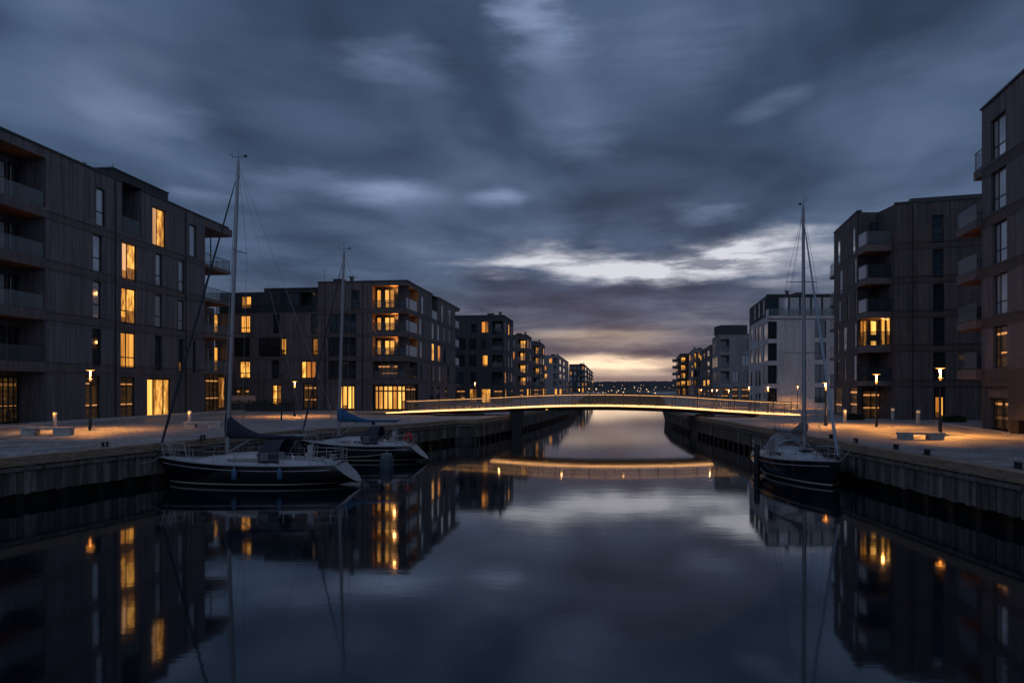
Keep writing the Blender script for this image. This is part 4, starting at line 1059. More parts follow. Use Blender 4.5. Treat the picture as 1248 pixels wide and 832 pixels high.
# planters near R2
for (x0, x1, d, lab) in [(1150, 1176, 55.5, 'low clipped hedge between the lit door and the glass balconies on the right'), (1032, 1052, 59.5, 'low clipped hedge by the glazed corner left of the balcony bay')]:
    m = MB(); rn = random.Random(int(x0))
    for i in range(1500):
        p = Vector((X(rn.uniform(x0, x1), d), d+rn.uniform(-.3, .3), QZ + rn.random()*.5)); s = .07
        a = Vector((rn.uniform(-1, 1), rn.uniform(-1, 1), rn.uniform(-1, 1))).normalized()*s; b = a.cross(Vector((rn.uniform(-1, 1), rn.uniform(-1, 1), 1))).normalized()*s
        m.face([p-a, p+b, p+a, p-b])
    tag(m.build('hedge', M['leaf']), lab, 'hedge')
# cafe tables in A's ground floor recess
def make_chair():
    r = empty('cafe_chair', (0, 0, 0), 'x', 'chair', 'cafe chairs at the foot of the largest left block')
    m = MB(); m.box((-.2, -.2, .43), (.2, .2, .46)); m.build('seat', M['darkmetal'], r, False)
    m = MB(); m.box((-.2, .17, .46), (.2, .2, .85)); m.build('backrest', M['darkmetal'], r, False)
    for ax in (-.18, .18):
        for ay in (-.18, .18): m = MB(); m.box((ax-.015, ay-.015, 0), (ax+.015, ay+.015, .43)); m.build('leg', M['darkmetal'], r, False)
    return r
ch = make_chair()
for i, (px, rz, lab) in enumerate([(13, 80, 'left cafe chair in the ground floor recess'), (29, -80, 'right cafe chair in the ground floor recess')]):
    o = ch if i == 0 else copy_tree(ch); o.location = (X(px, 50.2), 50.2, QZ+.121); o.rotation_euler.z = R(rz); o['label'] = lab
m = MB(); m.lathe([(.2, 0), (.03, .03), (.03, .7), (.38, .71), (.38, .74), (0, .74)], (X(21, 50.2), 50.2, QZ+.121), 14); tag(m.build('cafe_table', M['darkmetal']), 'round cafe table between the two cafe chairs', 'table')
m = MB(); q = PR1(1244); m.box((q.x-.55, q.y-.6, QZ), (q.x-.2, q.y+.1, QZ+.75)); m.box((q.x-.58, q.y-.63, QZ+.75), (q.x-.17, q.y+.13, QZ+.8)); tag(m.build('litter_bin', M['darkmetal']), 'dark square bin against the brick pier at the right frame edge', 'bin')

# ================================================================== YACHTS
def yacht(name_label, bow, stern, Bm, hull, mast_t, mast_h, rake_m, boom_l, cover, cover_h, furl, furl_r, windows, hood, seed, goose=1.25, boom_dir=0.0, furl_aft=.0):
    """bow/stern: plan points at deck ends"""
    bow = Vector(bow); stern = Vector(stern); Ln = (bow-stern).length; ang = math.atan2(bow.y-stern.y, bow.x-stern.x)
    root = empty('sailing_yacht', (stern.x, stern.y, 0), name_label, 'sailboat', None, ang)
    F0, FB = .98, 1.22
    def beam(t):
        if t > .4: return Bm/2*(1-((t-.4)/.6)**2.3)
        return Bm/2*(1-.34*((.4-t)/.4)**2)
    def sheer(t): return F0 + (FB-F0)*t**2 - .06*math.sin(t*math.pi)
    ns, nj = 26, 9
    rings = []
    for i in range(ns):
        t = i/(ns-1); b = beam(t); zs = sheer(t)
        zb = -.45*math.sin(min(1, t*1.15+.12)*math.pi)**.6 if 0 < t < .86 else -.1
        if t < .3: zb = .14 + (-.5-.14)*(t/.3)**1.2
        elif t < .8: zb = -.5
        else: zb = -.5 + .3*((t-.8)/.2)
        ring = []
        for j in range(nj):
            s = j/(nj-1); y = b*(1-s**3.2)**(.75)*(1-.10*s); z = zs + (zb-zs)*s**.92
            x = t*Ln - .85*s*t**7 - .95*s*(1-t)**5
            ring.append((x, y, z))
        full = ring + [(x, -y, z) for x, y, z in ring[-2::-1]]
        rings.append(full)
    m = MB(); m.grid(rings); m.build('hull', hull, root, False)
    # transom
    m = MB(); r0 = [(p[0]-.004, p[1], p[2]) for p in rings[0]]; m.face(r0); m.build('transom', M['transom'], root, False)
    # sheer stripe
    for sg in (1, -1):
        m = MB(); rows = []
        for i in range(1, ns-1):
            t = i/(ns-1); zs = sheer(t); x, y, z = rings[i][0]; x2, y2, z2 = rings[i][1]
            f = .17/(z-z2) if z-z2 > 0 else .5
            for_ = [(x+(x2-x)*f, sg*(y+(y2-y)*f+.012), z-.17), (x+(x2-x)*f*1.22, sg*(y+(y2-y)*f*1.22+.012), z-.205)]
            rows.append(for_)
        m.grid(rows); m.build('stripe', M['white_gel'], root, False)
    # toe rail + deck
    m = MB(); m.grid([[(r[0][0], r[0][1], r[0][2]+.003), (r[0][0], r[0][1]*.5, r[0][2]+.05), (r[0][0], 0, r[0][2]+.07), (r[0][0], -r[0][1]*.5, r[0][2]+.05), (r[0][0], -r[0][1], r[0][2]+.003)] for r in rings]); m.build('deck', M['white_gel'], root, False)
    m = MB()
    for sg in (1, -1): m.tube([(r[0][0], sg*r[0][1], r[0][2]+.03) for r in rings], .022, 5)
    m.build('toe_rail', M['wire'], root, False)
    # coachroof
    c0, c1 = .34*Ln, min(.80, mast_t+.14)*Ln
    rows = []
    K = 12
    for i in range(K+1):
        q = i/K; x = c0+(c1-c0)*q; t = x/Ln; w = beam(t)*.62*(1-.35*q**3); h = .46*(1-q**2.2*.93)
        zd = sheer(t)+.04
        rows.append([(x, w*1.08, zd-.03), (x, w, zd+h*.75), (x, w*.82, zd+h), (x, 0, zd+h+.07), (x, -w*.82, zd+h), (x, -w, zd+h*.75), (x, -w*1.08, zd-.03)])
    m = MB(); m.grid(rows); m.face(rows[0]); m.face(rows[-1][::-1]); cr = m.build('coachroof', M['white_gel'], root, False)
    for sg in (1, -1):
        for (qa, qb) in windows:
            m = MB(); rr = []
            for k in range(7):
                q = qa+(qb-qa)*k/6; x = c0+(c1-c0)*q; t = x/Ln; w = beam(t)*.62*(1-.35*q**3); h = .46*(1-q**2.2*.93); zd = sheer(t)+.04
                rr.append([(x, sg*(w*1.045+.012), zd+h*.28), (x, sg*(w*1.01+.012), zd+h*.62)])
            m.grid(rr); m.build('window', M['glass'], cr, False)
    # hatch
    t = (c1/Ln); m = MB(); m.box((c1-1.25, -.25, sheer(t)+.36), (c1-.75, .25, sheer(t)+.43)); m.build('hatch', M['glass'], root, False)
    # cockpit coamings, well, wheel, winches
    m = MB()
    for sg in (1, -1):
        m.grid([[(x, sg*beam(x/Ln)*.72, sheer(x/Ln)), (x, sg*beam(x/Ln)*.68, sheer(x/Ln)+hh), (x, sg*beam(x/Ln)*.5, sheer(x/Ln)+hh), (x, sg*beam(x/Ln)*.46, sheer(x/Ln)+.02)] for x, hh in ((.06*Ln, .1), (.15*Ln, .22), (.25*Ln, .27), (.34*Ln, .3))])
    m.build('cockpit_coaming', M['white_gel'], root, False)
    for sg in (1, -1):
        m = MB(); m.lathe([(.09, 0), (.06, .06), (.09, .16), (0, .17)], (.22*Ln, sg*beam(.22)*.6, sheer(.22)+.27), 10)
        m.build('winch', M['metal'], root, False)
        m = MB(); m.lathe([(.07, 0), (.05, .05), (.07, .13), (0, .14)], (.30*Ln, sg*beam(.3)*.6, sheer(.3)+.29), 10); m.build('winch', M['metal'], root, False)
    m = MB(); zc = sheer(.14)+.62; P = [(.14*Ln, .42*math.cos(a*math.pi/10), zc+.42*math.sin(a*math.pi/10)) for a in range(21)]; m.tube(P, .02, 5)
    for a in range(0, 20, 4): m.tube([(.14*Ln, 0, zc), P[a]], .01, 4)
    m.build('wheel', M['metal'], root, False)
    m = MB(); m.box((.15*Ln, -.12, sheer(.14)+.02), (.15*Ln+.22, .12, sheer(.14)+.85)); m.tube([(.15*Ln+.1, -.13, sheer(.14)+.85), (.15*Ln+.1, -.13, sheer(.14)+1.05), (.15*Ln+.1, .13, sheer(.14)+1.05), (.15*Ln+.1, .13, sheer(.14)+.85)], .02, 5); m.build('pedestal', M['white_gel'], root, False)
    # deck clutter in the cockpit: coiled lines, cushions
    rn = random.Random(seed); m = MB()
    for k in range(16):
        x = rn.uniform(.04, .33)*Ln; y = rn.uniform(-.8, .8)*beam(x/Ln)*.8; z = sheer(x/Ln)+.14+rn.uniform(0, .18)
        rr_ = rn.uniform(.08, .16); m.tube([(x+rr_*math.cos(a*.63), y+rr_*.5*math.sin(a*.63), z+rr_*.7*math.sin(a*.63)) for a in range(11)], .014, 4)
    m.build('rope_coil', M['rope'], root, False)
    # stanchions, lifelines, pulpit, pushpit
    st = MB(); ll = MB()
    ts = [.12, .25, .38, .5, .62, .74, .86]
    for sg in (1, -1):
        tops = []
        for t in ts:
            x, y, z = t*Ln, sg*(beam(t)-.05), sheer(t); s1m = MB(); s1m.tube([(x, y, z), (x, y+sg*.02, z+.62)], .016, 5); s1m.build('stanchion', M['metal'], root, False); tops.append((x, y+sg*.02, z))
        tops.append((.95*Ln, sg*(beam(.95)), sheer(.95)))
        for hh in (.32, .61): ll.tube([(p[0], p[1], p[2]+hh) for p in tops], .007, 4)
        # pushpit
        P0 = (.02*Ln, sg*beam(.02)*.95, sheer(0)); P1 = (.12*Ln, sg*(beam(.12)-.05), sheer(.12))
        st = MB()
        for hh in (.32, .64): st.tube([(P1[0], P1[1], P1[2]+hh), (P0[0], P0[1], P0[2]+hh), (-.02*Ln, sg*beam(0)*.45, P0[2]+hh)], .018, 6)
        st.tube([P0, (P0[0], P0[1], P0[2]+.64)], .018, 6); st.tube([(-.01*Ln, sg*beam(0)*.45, P0[2]-.05), (-.02*Ln, sg*beam(0)*.45, P0[2]+.64)], .018, 6)
        st.build('pushpit', M['metal'], root, False)
    ll.build('lifeline', M['wire'], root, False)
    pp = MB(); zb = sheer(1)
    for hh, xo in ((.66, .05), (.34, -.02)):
        pp.tube([(.88*Ln, beam(.88), zb+hh-.03), (.955*Ln, beam(.955)+.02, zb+hh), (Ln+xo, .10, zb+hh+.02), (Ln+xo, -.10, zb+hh+.02), (.955*Ln, -beam(.955)-.02, zb+hh), (.88*Ln, -beam(.88), zb+hh-.03)], .018, 6)
    for t in (.88, .95):
        for sg in (1, -1): pp.tube([(t*Ln-.1, sg*beam(t)*.95, sheer(t)), (t*Ln+.08, sg*(beam(t)+.01), zb+.65)], .018, 6)
    pp.build('pulpit', M['metal'], root, False)
    # rig
    mx = mast_t*Ln; zm = sheer(mast_t)+.35; top = Vector((mx-rake_m, 0, mast_h)); foot = Vector((mx, 0, zm-.4))
    m = MB(); m.tube([foot, foot.lerp(top, .5), foot.lerp(top, .85), top], [.095, .09, .075, .055], 10); m.build('mast', M['alu'], root, False)
    m = MB(); m.tube([top, top+Vector((0, .06, .55))], .008, 4); m.tube([top+Vector((-.35, 0, .12)), top+Vector((.3, 0, .10))], .012, 4); m.tube([top+Vector((.3, 0, .1)), top+Vector((.3, 0, .22)), top+Vector((.42, 0, .24))], .014, 4)
    m.box((top.x-.4, -.05, top.z+.12), (top.x-.28, .05, top.z+.2)); m.build('masthead_gear', M['darkmetal'], root, False)
    for f in (.42, .70):
        c = foot.lerp(top, f)
        for sg in (1, -1): m = MB(); m.tube([c, c+Vector((-.22, sg*Bm*.30*(1.15-f*.4), .03))], [.03, .018], 6); m.build('spreader', M['alu'], root, False)
    m = MB(); hd = foot.lerp(top, .985)
    for sg in (1, -1):
        cp = Vector((mx-.15, sg*(beam(mast_t)-.08), sheer(mast_t)))
        s1 = foot.lerp(top, .42)+Vector((-.22, sg*Bm*.30*(1.15-.42*.4), .03)); s2 = foot.lerp(top, .70)+Vector((-.22, sg*Bm*.30*(1.15-.7*.4), .03))
        m.tube([cp, s1, s2, hd], .008, 4); m.tube([cp+Vector((-.3, 0, 0)), foot.lerp(top, .42)], .007, 4)
        m.tube([(-.0, sg*beam(0)*.5, sheer(0)), Vector((.35, 0, 3.2)).lerp(hd, .05)], .007, 4)
    m.tube([(.3, 0, 3.1), hd], .008, 4)
    m.tube([foot+Vector((.12, .05, 1.2)), top+Vector((.08, .04, -.1))], .006, 4)
    m.build('standing_rigging', M['wire'], root, False)
    # furled headsail
    a = Vector((Ln-.12, 0, zb+.25)); b_ = foot.lerp(top, .93)+Vector((.1, 0, 0))
    m = MB(); m.tube([a, a.lerp(b_, .04), a.lerp(b_, .1), a.lerp(b_, .5), a.lerp(b_, .92), b_], [.03, furl_r, furl_r*1.15, furl_r, furl_r*.55, .015], 8); m.build('furled_headsail', furl, root, False)
    m = MB(); m.lathe([(.0, 0), (.1, 0), (.1, .04), (.05, .05), (.05, .12), (.1, .13), (.1, .16), (0, .16)], (Ln-.12, 0, zb+.08), 12); m.build('furling_drum', M['darkmetal'], root, False)
    # boom and cover (pivot at the mast)
    gz = zm + goose - .35; bd = Matrix.Rotation(boom_dir, 3, 'Z')
    g0 = Vector((mx, 0, gz))
    def BP(s, z, y=0): return g0 + bd @ Vector((-s, y, z))
    m = MB(); m.tube([BP(.08, 0), BP(boom_l, .05)], .06, 8); bo = m.build('boom', M['alu'], root, False)
    rows = []
    for i in range(18):
        q = i/17; s = -.05+q*(boom_l-.1)
        hh = cover_h*(.16 + .84*max(0, 1-q*1.9)**1.7) * (1 if q < .93 else .75); w = .17*(1-.35*q) + .05*math.sin(q*23)*.3
        sag = -.04
        rows.append([BP(s, sag-.07 + hh*(1+math.sin(a))/2 + .08*math.sin(a)*0, w*math.cos(a)*(1-.45*max(0, math.sin(a)))) for a in [k*2*math.pi/12 for k in range(12)]])
    m = MB(); m.grid(rows, True); m.face(rows[0][::-1]); m.face(rows[-1]); m.build('sail_cover', cover, root, False)
    m = MB(); m.tube([foot+Vector((-.05, 0, .5)), BP(1.3, -.03)], .035, 6); m.build('vang', M['alu'], bo, False)
    m = MB(); m.tube([BP(boom_l*.92, 0), (.30*Ln, 0, sheer(.3)+.2)], .012, 4); m.tube([BP(boom_l, .05), hd], .006, 4); m.build('mainsheet', M['rope'], bo, False)
    # sprayhood
    if hood:
        x0 = c0-.15; rows = []
        for i, (xx, hh, ww) in enumerate([(c0+.75, .46, .60), (c0+.55, .80, .66), (c0+.2, 1.02, .70), (x0-.3, 1.05, .72)]):
            w = beam(x0/Ln)*ww*1.0; zd = sheer(x0/Ln)+.12
            rows.append([(xx, w*math.cos(a), zd + hh*math.sin(a)**.7 if math.sin(a) > 0 else zd) for a in [k*math.pi/12 for k in range(13)]])
        if hood == 'solid':
            m = MB(); m.grid(rows); sh = m.build('sprayhood', M['navy_cloth'], root, False)
            for sg in (1, -1):
                m = MB(); w = beam(x0/Ln)*.70+.02; zd = sheer(x0/Ln)+.12
                m.face([(c0+.45, sg*w, zd+.12), (c0+.05, sg*w, zd+.12), (c0+.05, sg*w*.97, zd+.48), (c0+.4, sg*w*.97, zd+.44)]); m.build('window', M['sprayhood_window'], sh, False)
        else:
            m = MB()
            for r_ in (rows[1], rows[3]): m.tube(r_, .028, 6)
            sh = m.build('sprayhood_frame', M['furl_pale'], root, False)
            m = MB(); m.grid(rows[1:]); m.build('sprayhood_panel', M['sprayhood_window'], sh, False)
    return root, Ln, ang, beam, sheer
def at_boat(bt, x, y, z):
    root, Ln, ang = bt[0], bt[1], bt[2]
    return Vector((root.location.x + x*math.cos(ang) - y*math.sin(ang), root.location.y + x*math.sin(ang) + y*math.cos(ang), z))

hn1 = hull_mat('navy hull', (.006, .007, .014), .9)
Y1 = yacht('dark hulled yacht with dark navy sail cover, nearest on the left quay', (-16.72, 33.6), (-7.95, 33.15), 3.0, hn1, .615, 15.15, .55, 3.75, M['navy_cloth'], 1.25, M['furl'], .058, [(.02, .55)], 'solid', 1, goose=1.2)
Y2 = yacht('dark hulled yacht with blue sail cover moored beyond the nearest one', (-13.15, 44.2), (-6.05, 43.7), 2.7, hull_mat('black hull', (.008, .009, .014), .9), .655, 12.9, .35, 3.9, M['blue_cloth'], 1.05, M['furl'], .05, [(.02, .32), (.4, .6)], 'solid', 2, goose=1.45)
Y3 = yacht('single dark blue yacht seen bow on beside the right quay wall', (14.35, 31.3), (14.15, 39.3), 2.9, hull_mat('deep navy hull', (.006, .008, .018), .9), .56, 13.4, .15, 3.2, M['grey_cloth'], .9, M['furl_pale'], .062, [(.05, .4)], 'frame', 3, goose=1.3, boom_dir=.08)

# fenders
def fender(loc, label, s=1.0, m=None, grp='fenders hanging on the near yacht'):
    r = empty('fender', loc, label, 'fender', grp)
    a = MB(); a.lathe([(0, 0), (.09*s, .03), (.13*s, .14), (.13*s, .38), (.09*s, .5), (.03*s, .56), (0, .57)], (0, 0, 0), 12); a.build('body', m or M['blue'], r, False)
    a = MB(); a.tube([(0, 0, .55), (0, .02, .95)], .01, 4); a.build('rope', M['rope'], r, False)
for x, lab in ((4.35, 'blue fender amidships on the near left yacht'), (2.3, 'blue fender nearer the stern of the near left yacht')):
    b = Y1[3](x/Y1[1]); fender(at_boat(Y1, x, b+.10 if math.sin(Y1[2]) < 9 and math.cos(Y1[2]) < 0 else -b-.1, .35), lab)
fender(at_boat(Y3, 7.4, -1.0 if False else .95, .45), 'blue black fender on the bow of the right yacht', 1, M['black'], None)
r = empty('lifebuoy', at_boat(Y2, .15, Y2[3](0)*.8, 1.5), 'red horseshoe lifebuoy on the stern rail of the blue covered yacht', 'lifebuoy')
a = MB(); a.tube([(.16*math.cos(k), 0, .22*math.sin(k)) for k in [(-60+i*30)*math.pi/180 for i in range(11)]], .09, 8); a.build('cover', M['red'], r, False)
# mooring buoy
p = (X(471, 40.0), 40.0, 0); r = empty('mooring_buoy', p, 'round topped dark blue mooring buoy floating between the two left yachts', 'buoy')
a = MB(); a.lathe([(.40, -.3), (.40, .45), (.34, .68), (.2, .82), (0, .87)], (0, 0, 0), 18); a.build('body', plain('buoy paint', (.03, .06, .09), .5), r, False)
a = MB(); a.tube([(-.06, 0, .86), (-.06, 0, 1.0), (.06, 0, 1.0), (.06, 0, .86)], .015, 5); a.build('ring', M['metal'], r, False)
# gangplank over stern of yacht 1
q0 = at_boat(Y1, .1, 0, 1.25); q1 = Vector((X(477, 38.5), 38.5, .95))
a = MB(); a.tube([q0, q0.lerp(q1, .5)+Vector((0, 0, -.05)), q1], .02, 5); tag(a.build('mooring_rope', M['rope']), 'pale stern line from the nearest yacht to the round buoy', 'rope')
# mooring post
p = (X(922.5, 37.2), 37.2, 0); a = MB(); a.lathe([(.15, -1), (.15, 1.45), (.12, 1.55), (0, 1.56)], p, 12); tag(a.build('mooring_post', M['black']), 'dark round mooring post at the stern of the right yacht', 'post')
def rope(p, q, sag, label, r=.014):
    P = [p.lerp(q, k/12) + Vector((0, 0, -sag*4*(k/12)*(1-k/12))) for k in range(13)]
    a = MB(); a.tube(P, r, 5); tag(a.build('mooring_rope', M['rope']), label, 'rope')
b1_ = at_boat(Y1, Y1[1]-.2, 0, 1.25); c1_ = G(128, 546); c1_.z += .25
rope(c1_, b1_, .55, 'pale bow line sagging from the near yacht to its bollard')
b2_ = at_boat(Y2, Y2[1]-.3, 0, 1.25); rope(Vector((-13.6, 44.6, 2.05)), b2_, .1, 'bow line of the blue covered yacht')
b3_ = at_boat(Y3, Y3[1]-.3, 0, 1.25); c3_ = G(1043, 541); c3_.z += .25
rope(c3_, b3_, .25, 'bow line of the right yacht running to the quay')
rope(Vector((16.6, 39.4, 2.0)), at_boat(Y3, .3, 0, 1.1), .2, 'stern line of the right yacht')

# ================================================================== SKY, SUN, CAMERA
w = bpy.data.worlds.new('World'); bpy.context.scene.world = w; w.use_nodes = True
nt = w.node_tree; bg = nt.nodes['Background']
tc = N(nt, 'ShaderNodeTexCoord')
nz = N(nt, 'ShaderNodeVectorMath', operation='NORMALIZE'); L(nt, tc.outputs['Generated'], nz.inputs[0])
sp = N(nt, 'ShaderNodeSeparateXYZ'); L(nt, nz.outputs[0], sp.inputs[0])
def Mt(op, a, b=None, c=None, clamp=False):
    n = N(nt, 'ShaderNodeMath', operation=op); n.use_clamp = clamp
    for i, v in enumerate((a, b, c)):
        if v is None: continue
        if isinstance(v, (int, float)): n.inputs[i].default_value = v
        else: L(nt, v, n.inputs[i])
    return n.outputs[0]
az = Mt('ARCTAN2', sp.outputs[0], sp.outputs[1]); el = Mt('ARCSINE', sp.outputs[2])
cmb = N(nt, 'ShaderNodeCombineXYZ'); L(nt, az, cmb.inputs[0]); L(nt, el, cmb.inputs[1])
# warp
wn = N(nt, 'ShaderNodeTexNoise', i_Scale=1.0, i_Detail=5.0, i_Roughness=.6); L(nt, mulvec(nt, cmb.outputs[0], (5, 16, 1)), wn.inputs['Vector'])
ws_ = N(nt, 'ShaderNodeVectorMath', operation='SUBTRACT'); L(nt, wn.outputs['Color'], ws_.inputs[0]); ws_.inputs[1].default_value = (.5, .5, .5)
wm = mulvec(nt, ws_.outputs[0], (.26, .075, 0))
A2 = N(nt, 'ShaderNodeVectorMath', operation='ADD'); L(nt, cmb.outputs[0], A2.inputs[0]); L(nt, wm, A2.inputs[1])
# small-scale warp for horizon (less)
wm2 = mulvec(nt, ws_.outputs[0], (.05, .018, 0))
A3 = N(nt, 'ShaderNodeVectorMath', operation='ADD'); L(nt, cmb.outputs[0], A3.inputs[0]); L(nt, wm2, A3.inputs[1])
def dirpx(x, y):
    a = math.atan((x-CX)/F_PX); return a, math.atan((HY-y)/F_PX*math.cos(a))
def blob(x, y, hw, hh, s, warp=A2, rot=0):
    a, e = dirpx(x, y); a2, _ = dirpx(x+hw, y); _, e2 = dirpx(x, y-hh)
    sb = N(nt, 'ShaderNodeVectorMath', operation='SUBTRACT'); L(nt, warp.outputs[0], sb.inputs[0]); sb.inputs[1].default_value = (a, e, 0)
    src = sb.outputs[0]
    if rot:
        rt = N(nt, 'ShaderNodeVectorRotate', rotation_type='Z_AXIS'); L(nt, src, rt.inputs[0]); rt.inputs['Angle'].default_value = R(-rot); src = rt.outputs[0]
    sc = mulvec(nt, src, (1/abs(a2-a), 1/abs(e2-e), 1))
    ln = N(nt, 'ShaderNodeVectorMath', operation='LENGTH'); L(nt, sc, ln.inputs[0])
    mr = N(nt, 'ShaderNodeMapRange', interpolation_type='SMOOTHERSTEP'); L(nt, ln.outputs['Value'], mr.inputs[0])
    mr.inputs[1].default_value = 1.6; mr.inputs[2].default_value = 0; mr.inputs[3].default_value = 0; mr.inputs[4].default_value = s
    return mr.outputs[0]
def total(lst):
    t = lst[0]
    for q in lst[1:]: t = Mt('ADD', t, q)
    return t
# cloud deck noise in perspective (plane overhead), streaks drawn out along the wind towards the sunset
zc = Mt('ADD', sp.outputs[2], .10); zc = Mt('MAXIMUM', zc, .04)
cp = N(nt, 'ShaderNodeCombineXYZ'); L(nt, Mt('DIVIDE', sp.outputs[0], zc), cp.inputs[0]); L(nt, Mt('DIVIDE', sp.outputs[1], zc), cp.inputs[1])
mp = N(nt, 'ShaderNodeMapping'); mp.inputs['Rotation'].default_value = (0, 0, R(10)); L(nt, cp.outputs[0], mp.inputs[0])
cn = N(nt, 'ShaderNodeTexNoise', i_Scale=1.0, i_Detail=3.0, i_Roughness=.45, i_Distortion=.4); L(nt, mulvec(nt, mp.outputs[0], (1.7, 1.0, 1)), cn.inputs['Vector'])
cn2 = N(nt, 'ShaderNodeTexNoise', i_Scale=1.0, i_Detail=7.0, i_Roughness=.6); L(nt, mulvec(nt, A3.outputs[0], (6, 36, 1)), cn2.inputs['Vector'])
mixn = N(nt, 'ShaderNodeMix', data_type='FLOAT'); 
fl = N(nt, 'ShaderNodeMapRange'); L(nt, el, fl.inputs[0]); fl.inputs[1].default_value = .10; fl.inputs[2].default_value = .30; fl.inputs[3].default_value = .6; fl.inputs[4].default_value = .08
L(nt, fl.outputs[0], mixn.inputs[0]); L(nt, cn.outputs[0], mixn.inputs[2]); L(nt, cn2.outputs[0], mixn.inputs[3])
clouds = ramp(nt, mixn.outputs[0], [(.30, (.022, .037, .072)), (.43, (.040, .068, .128)), (.55, (.068, .108, .190)), (.72, (.120, .170, .27))])
# purple-grey lower clouds
low = N(nt, 'ShaderNodeMapRange', interpolation_type='SMOOTHSTEP'); L(nt, el, low.inputs[0]); low.inputs[1].default_value = .17; low.inputs[2].default_value = .045; low.inputs[3].default_value = 0; low.inputs[4].default_value = .75
lowc = ramp(nt, cn2.outputs[0], [(.36, (.040, .048, .074)), (.5, (.075, .080, .110)), (.66, (.18, .17, .195))])
mixl = N(nt, 'ShaderNodeMix', data_type='RGBA'); L(nt, low.outputs[0], mixl.inputs[0]); L(nt, clouds, mixl.inputs[6]); L(nt, lowc, mixl.inputs[7])
# bright breaks
dark = total([blob(1010, 60, 190, 60, .25), blob(850, 215, 190, 70, .55), blob(520, 200, 120, 40, .45), blob(760, 255, 130, 30, .55), blob(830, 350, 240, 16, .5), blob(250, 90, 130, 60, .35), blob(590, 110, 60, 70, .4), blob(640, 360, 140, 26, .45)])
dk = N(nt, 'ShaderNodeMix', data_type='RGBA', blend_type='MULTIPLY'); L(nt, Mt('MINIMUM', dark, .8), dk.inputs[0]); L(nt, mixl.outputs[2], dk.inputs[6]); dk.inputs[7].default_value = (.42, .43, .48, 1)
cool = total([blob(665, 20, 52, 75, .62, A2, 15), blob(480, 80, 90, 30, .26), blob(942, 127, 52, 14, .24, A3, 14), blob(470, 234, 62, 17, .75, A3), blob(605, 243, 34, 12, .6, A3), blob(165, 140, 70, 28, .22), blob(250, 240, 40, 12, .22), blob(715, 165, 60, 25, .2),
              blob(870, 255, 50, 18, .3), blob(820, 60, 90, 60, .16), blob(360, 215, 60, 22, .2), blob(1180, 60, 120, 60, .10)])
wht = total([blob(720, 320, 120, 17, 1.1, A2, -6), blob(850, 318, 115, 19, 1.4, A2, 4), blob(910, 297, 80, 16, .95, A2, 3), blob(615, 318, 60, 11, .6, A2), blob(600, 339, 45, 8, .5, A2), blob(1000, 312, 70, 16, .5, A2), blob(690, 338, 25, 6, .45, A3), blob(940, 343, 40, 6, .35, A3), blob(1120, 330, 160, 20, .2, A2)])
texm = N(nt, 'ShaderNodeMapRange'); L(nt, cn2.outputs[0], texm.inputs[0]); texm.inputs[1].default_value = .40; texm.inputs[2].default_value = .60; texm.inputs[3].default_value = .16; texm.inputs[4].default_value = 1.15
wht = Mt('MULTIPLY', wht, texm.outputs[0])
wrm = total([blob(740, 414, 90, 15, .14, A3), blob(735, 441, 78, 9, 1.2, A3), blob(800, 443, 60, 7, .5, A3), blob(740, 455, 110, 6, .4, A3), blob(700, 408, 100, 7, .14, A3)])
tex2 = N(nt, 'ShaderNodeMapRange'); L(nt, cn2.outputs[0], tex2.inputs[0]); tex2.inputs[1].default_value = .36; tex2.inputs[2].default_value = .56; tex2.inputs[3].default_value = .45; tex2.inputs[4].default_value = 1.2
wrm = Mt('MULTIPLY', wrm, tex2.outputs[0])
def addc(base, fac, col, mx=1.0):
    n = N(nt, 'ShaderNodeMix', data_type='RGBA'); L(nt, Mt('MINIMUM', fac, mx), n.inputs[0]); L(nt, base, n.inputs[6]); n.inputs[7].default_value = (*col, 1); return n.outputs[2]
texc = N(nt, 'ShaderNodeMapRange'); L(nt, cn2.outputs[0], texc.inputs[0]); texc.inputs[1].default_value = .36; texc.inputs[2].default_value = .60; texc.inputs[3].default_value = .6; texc.inputs[4].default_value = 1.2
cool = Mt('MULTIPLY', cool, texc.outputs[0])
c = addc(dk.outputs[2], cool, (.23, .30, .48))
c = addc(c, wht, (.62, .63, .70))
c = addc(c, wrm, (1.12, .84, .58))
# horizon band below glow: dim mauve
hb = N(nt, 'ShaderNodeMapRange', interpolation_type='SMOOTHSTEP'); L(nt, el, hb.inputs[0]); hb.inputs[1].default_value = .024; hb.inputs[2].default_value = .008; hb.inputs[3].default_value = 0; hb.inputs[4].default_value = .75
c = addc(c, hb.outputs[0], (.26, .20, .19))
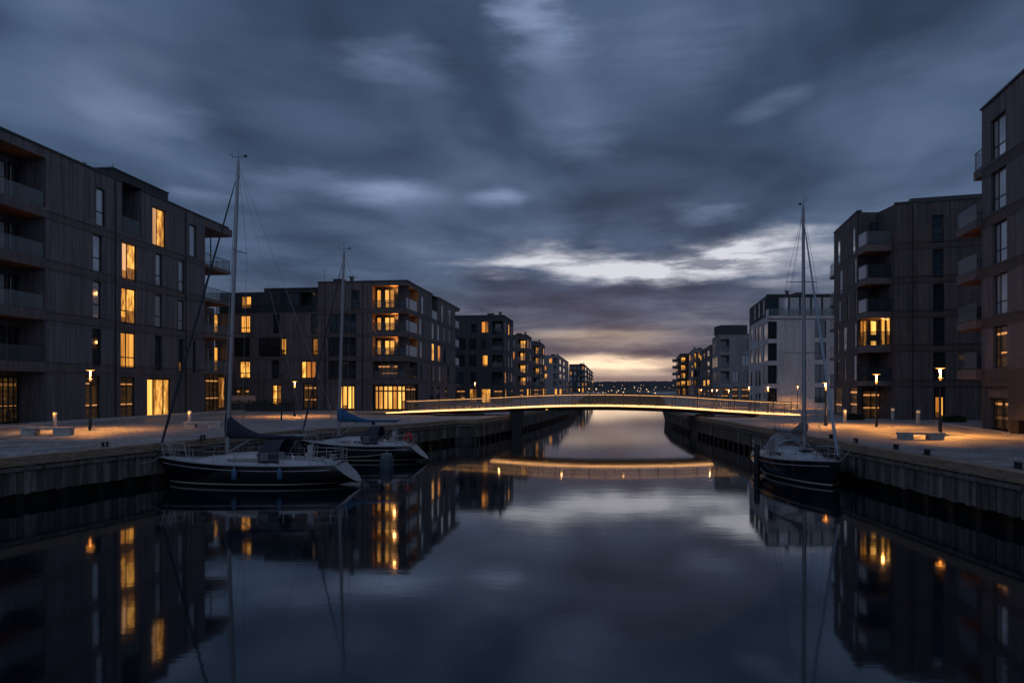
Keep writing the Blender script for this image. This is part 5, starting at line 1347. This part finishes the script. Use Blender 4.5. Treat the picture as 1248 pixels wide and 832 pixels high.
# rear sky: clearer evening blue (lights the faces turned to us)
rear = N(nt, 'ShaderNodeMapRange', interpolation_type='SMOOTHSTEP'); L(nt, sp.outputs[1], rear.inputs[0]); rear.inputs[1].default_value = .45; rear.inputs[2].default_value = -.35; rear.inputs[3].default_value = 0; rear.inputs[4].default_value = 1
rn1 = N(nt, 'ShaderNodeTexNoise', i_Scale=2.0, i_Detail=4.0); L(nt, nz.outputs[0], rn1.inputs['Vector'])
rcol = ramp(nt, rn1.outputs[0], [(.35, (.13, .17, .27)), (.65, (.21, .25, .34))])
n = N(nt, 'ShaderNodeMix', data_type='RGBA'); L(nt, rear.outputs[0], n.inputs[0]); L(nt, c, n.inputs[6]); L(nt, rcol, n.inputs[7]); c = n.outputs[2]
# a little clear twilight air from the physical sky
sky = N(nt, 'ShaderNodeTexSky'); sky.sky_type = 'NISHITA'; sky.sun_disc = False; sky.sun_elevation = R(0.6); sky.sun_rotation = R(7.6); sky.air_density = 1.2
sk = N(nt, 'ShaderNodeVectorMath', operation='SCALE'); L(nt, sky.outputs[0], sk.inputs[0]); sk.inputs['Scale'].default_value = .004
ad = N(nt, 'ShaderNodeVectorMath', operation='ADD'); L(nt, c, ad.inputs[0]); L(nt, sk.outputs[0], ad.inputs[1])
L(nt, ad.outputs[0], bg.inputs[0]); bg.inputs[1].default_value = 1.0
w.cycles.sampling_method = 'MANUAL'; w.cycles.sample_map_resolution = 512

sd_ = bpy.data.lights.new('sun', 'SUN'); sd_.energy = .004; sd_.angle = R(35); sd_.color = (1, .64, .42)
so = bpy.data.objects.new('sun', sd_); C.objects.link(so); so.rotation_euler = (R(90-2.5), 0, R(180-7.6)); so.location = (20, 100, 60)
sd_.specular_factor = 0 if hasattr(sd_, 'specular_factor') else 0

cam = bpy.data.cameras.new('camera'); co = bpy.data.objects.new('camera', cam); C.objects.link(co)
co.location = (0, 0, CH); co.rotation_euler = (R(90), 0, 0)
cam.sensor_width = 36; cam.lens = 36*F_PX/1248; cam.shift_y = (HY-416)/1248; cam.clip_end = 6000; cam.clip_start = .1
sc = bpy.context.scene; sc.camera = co
sc.view_settings.view_transform = 'Standard'; sc.view_settings.look = 'None'; sc.view_settings.exposure = .1; sc.view_settings.gamma = 1
sc.render.engine = 'CYCLES'
sc.cycles.use_denoising = True; sc.cycles.max_bounces = 6; sc.cycles.diffuse_bounces = 2; sc.cycles.glossy_bounces = 4; sc.cycles.transparent_max_bounces = 16
sc.cycles.sample_clamp_indirect = 4; sc.cycles.caustics_reflective = False; sc.cycles.caustics_refractive = False
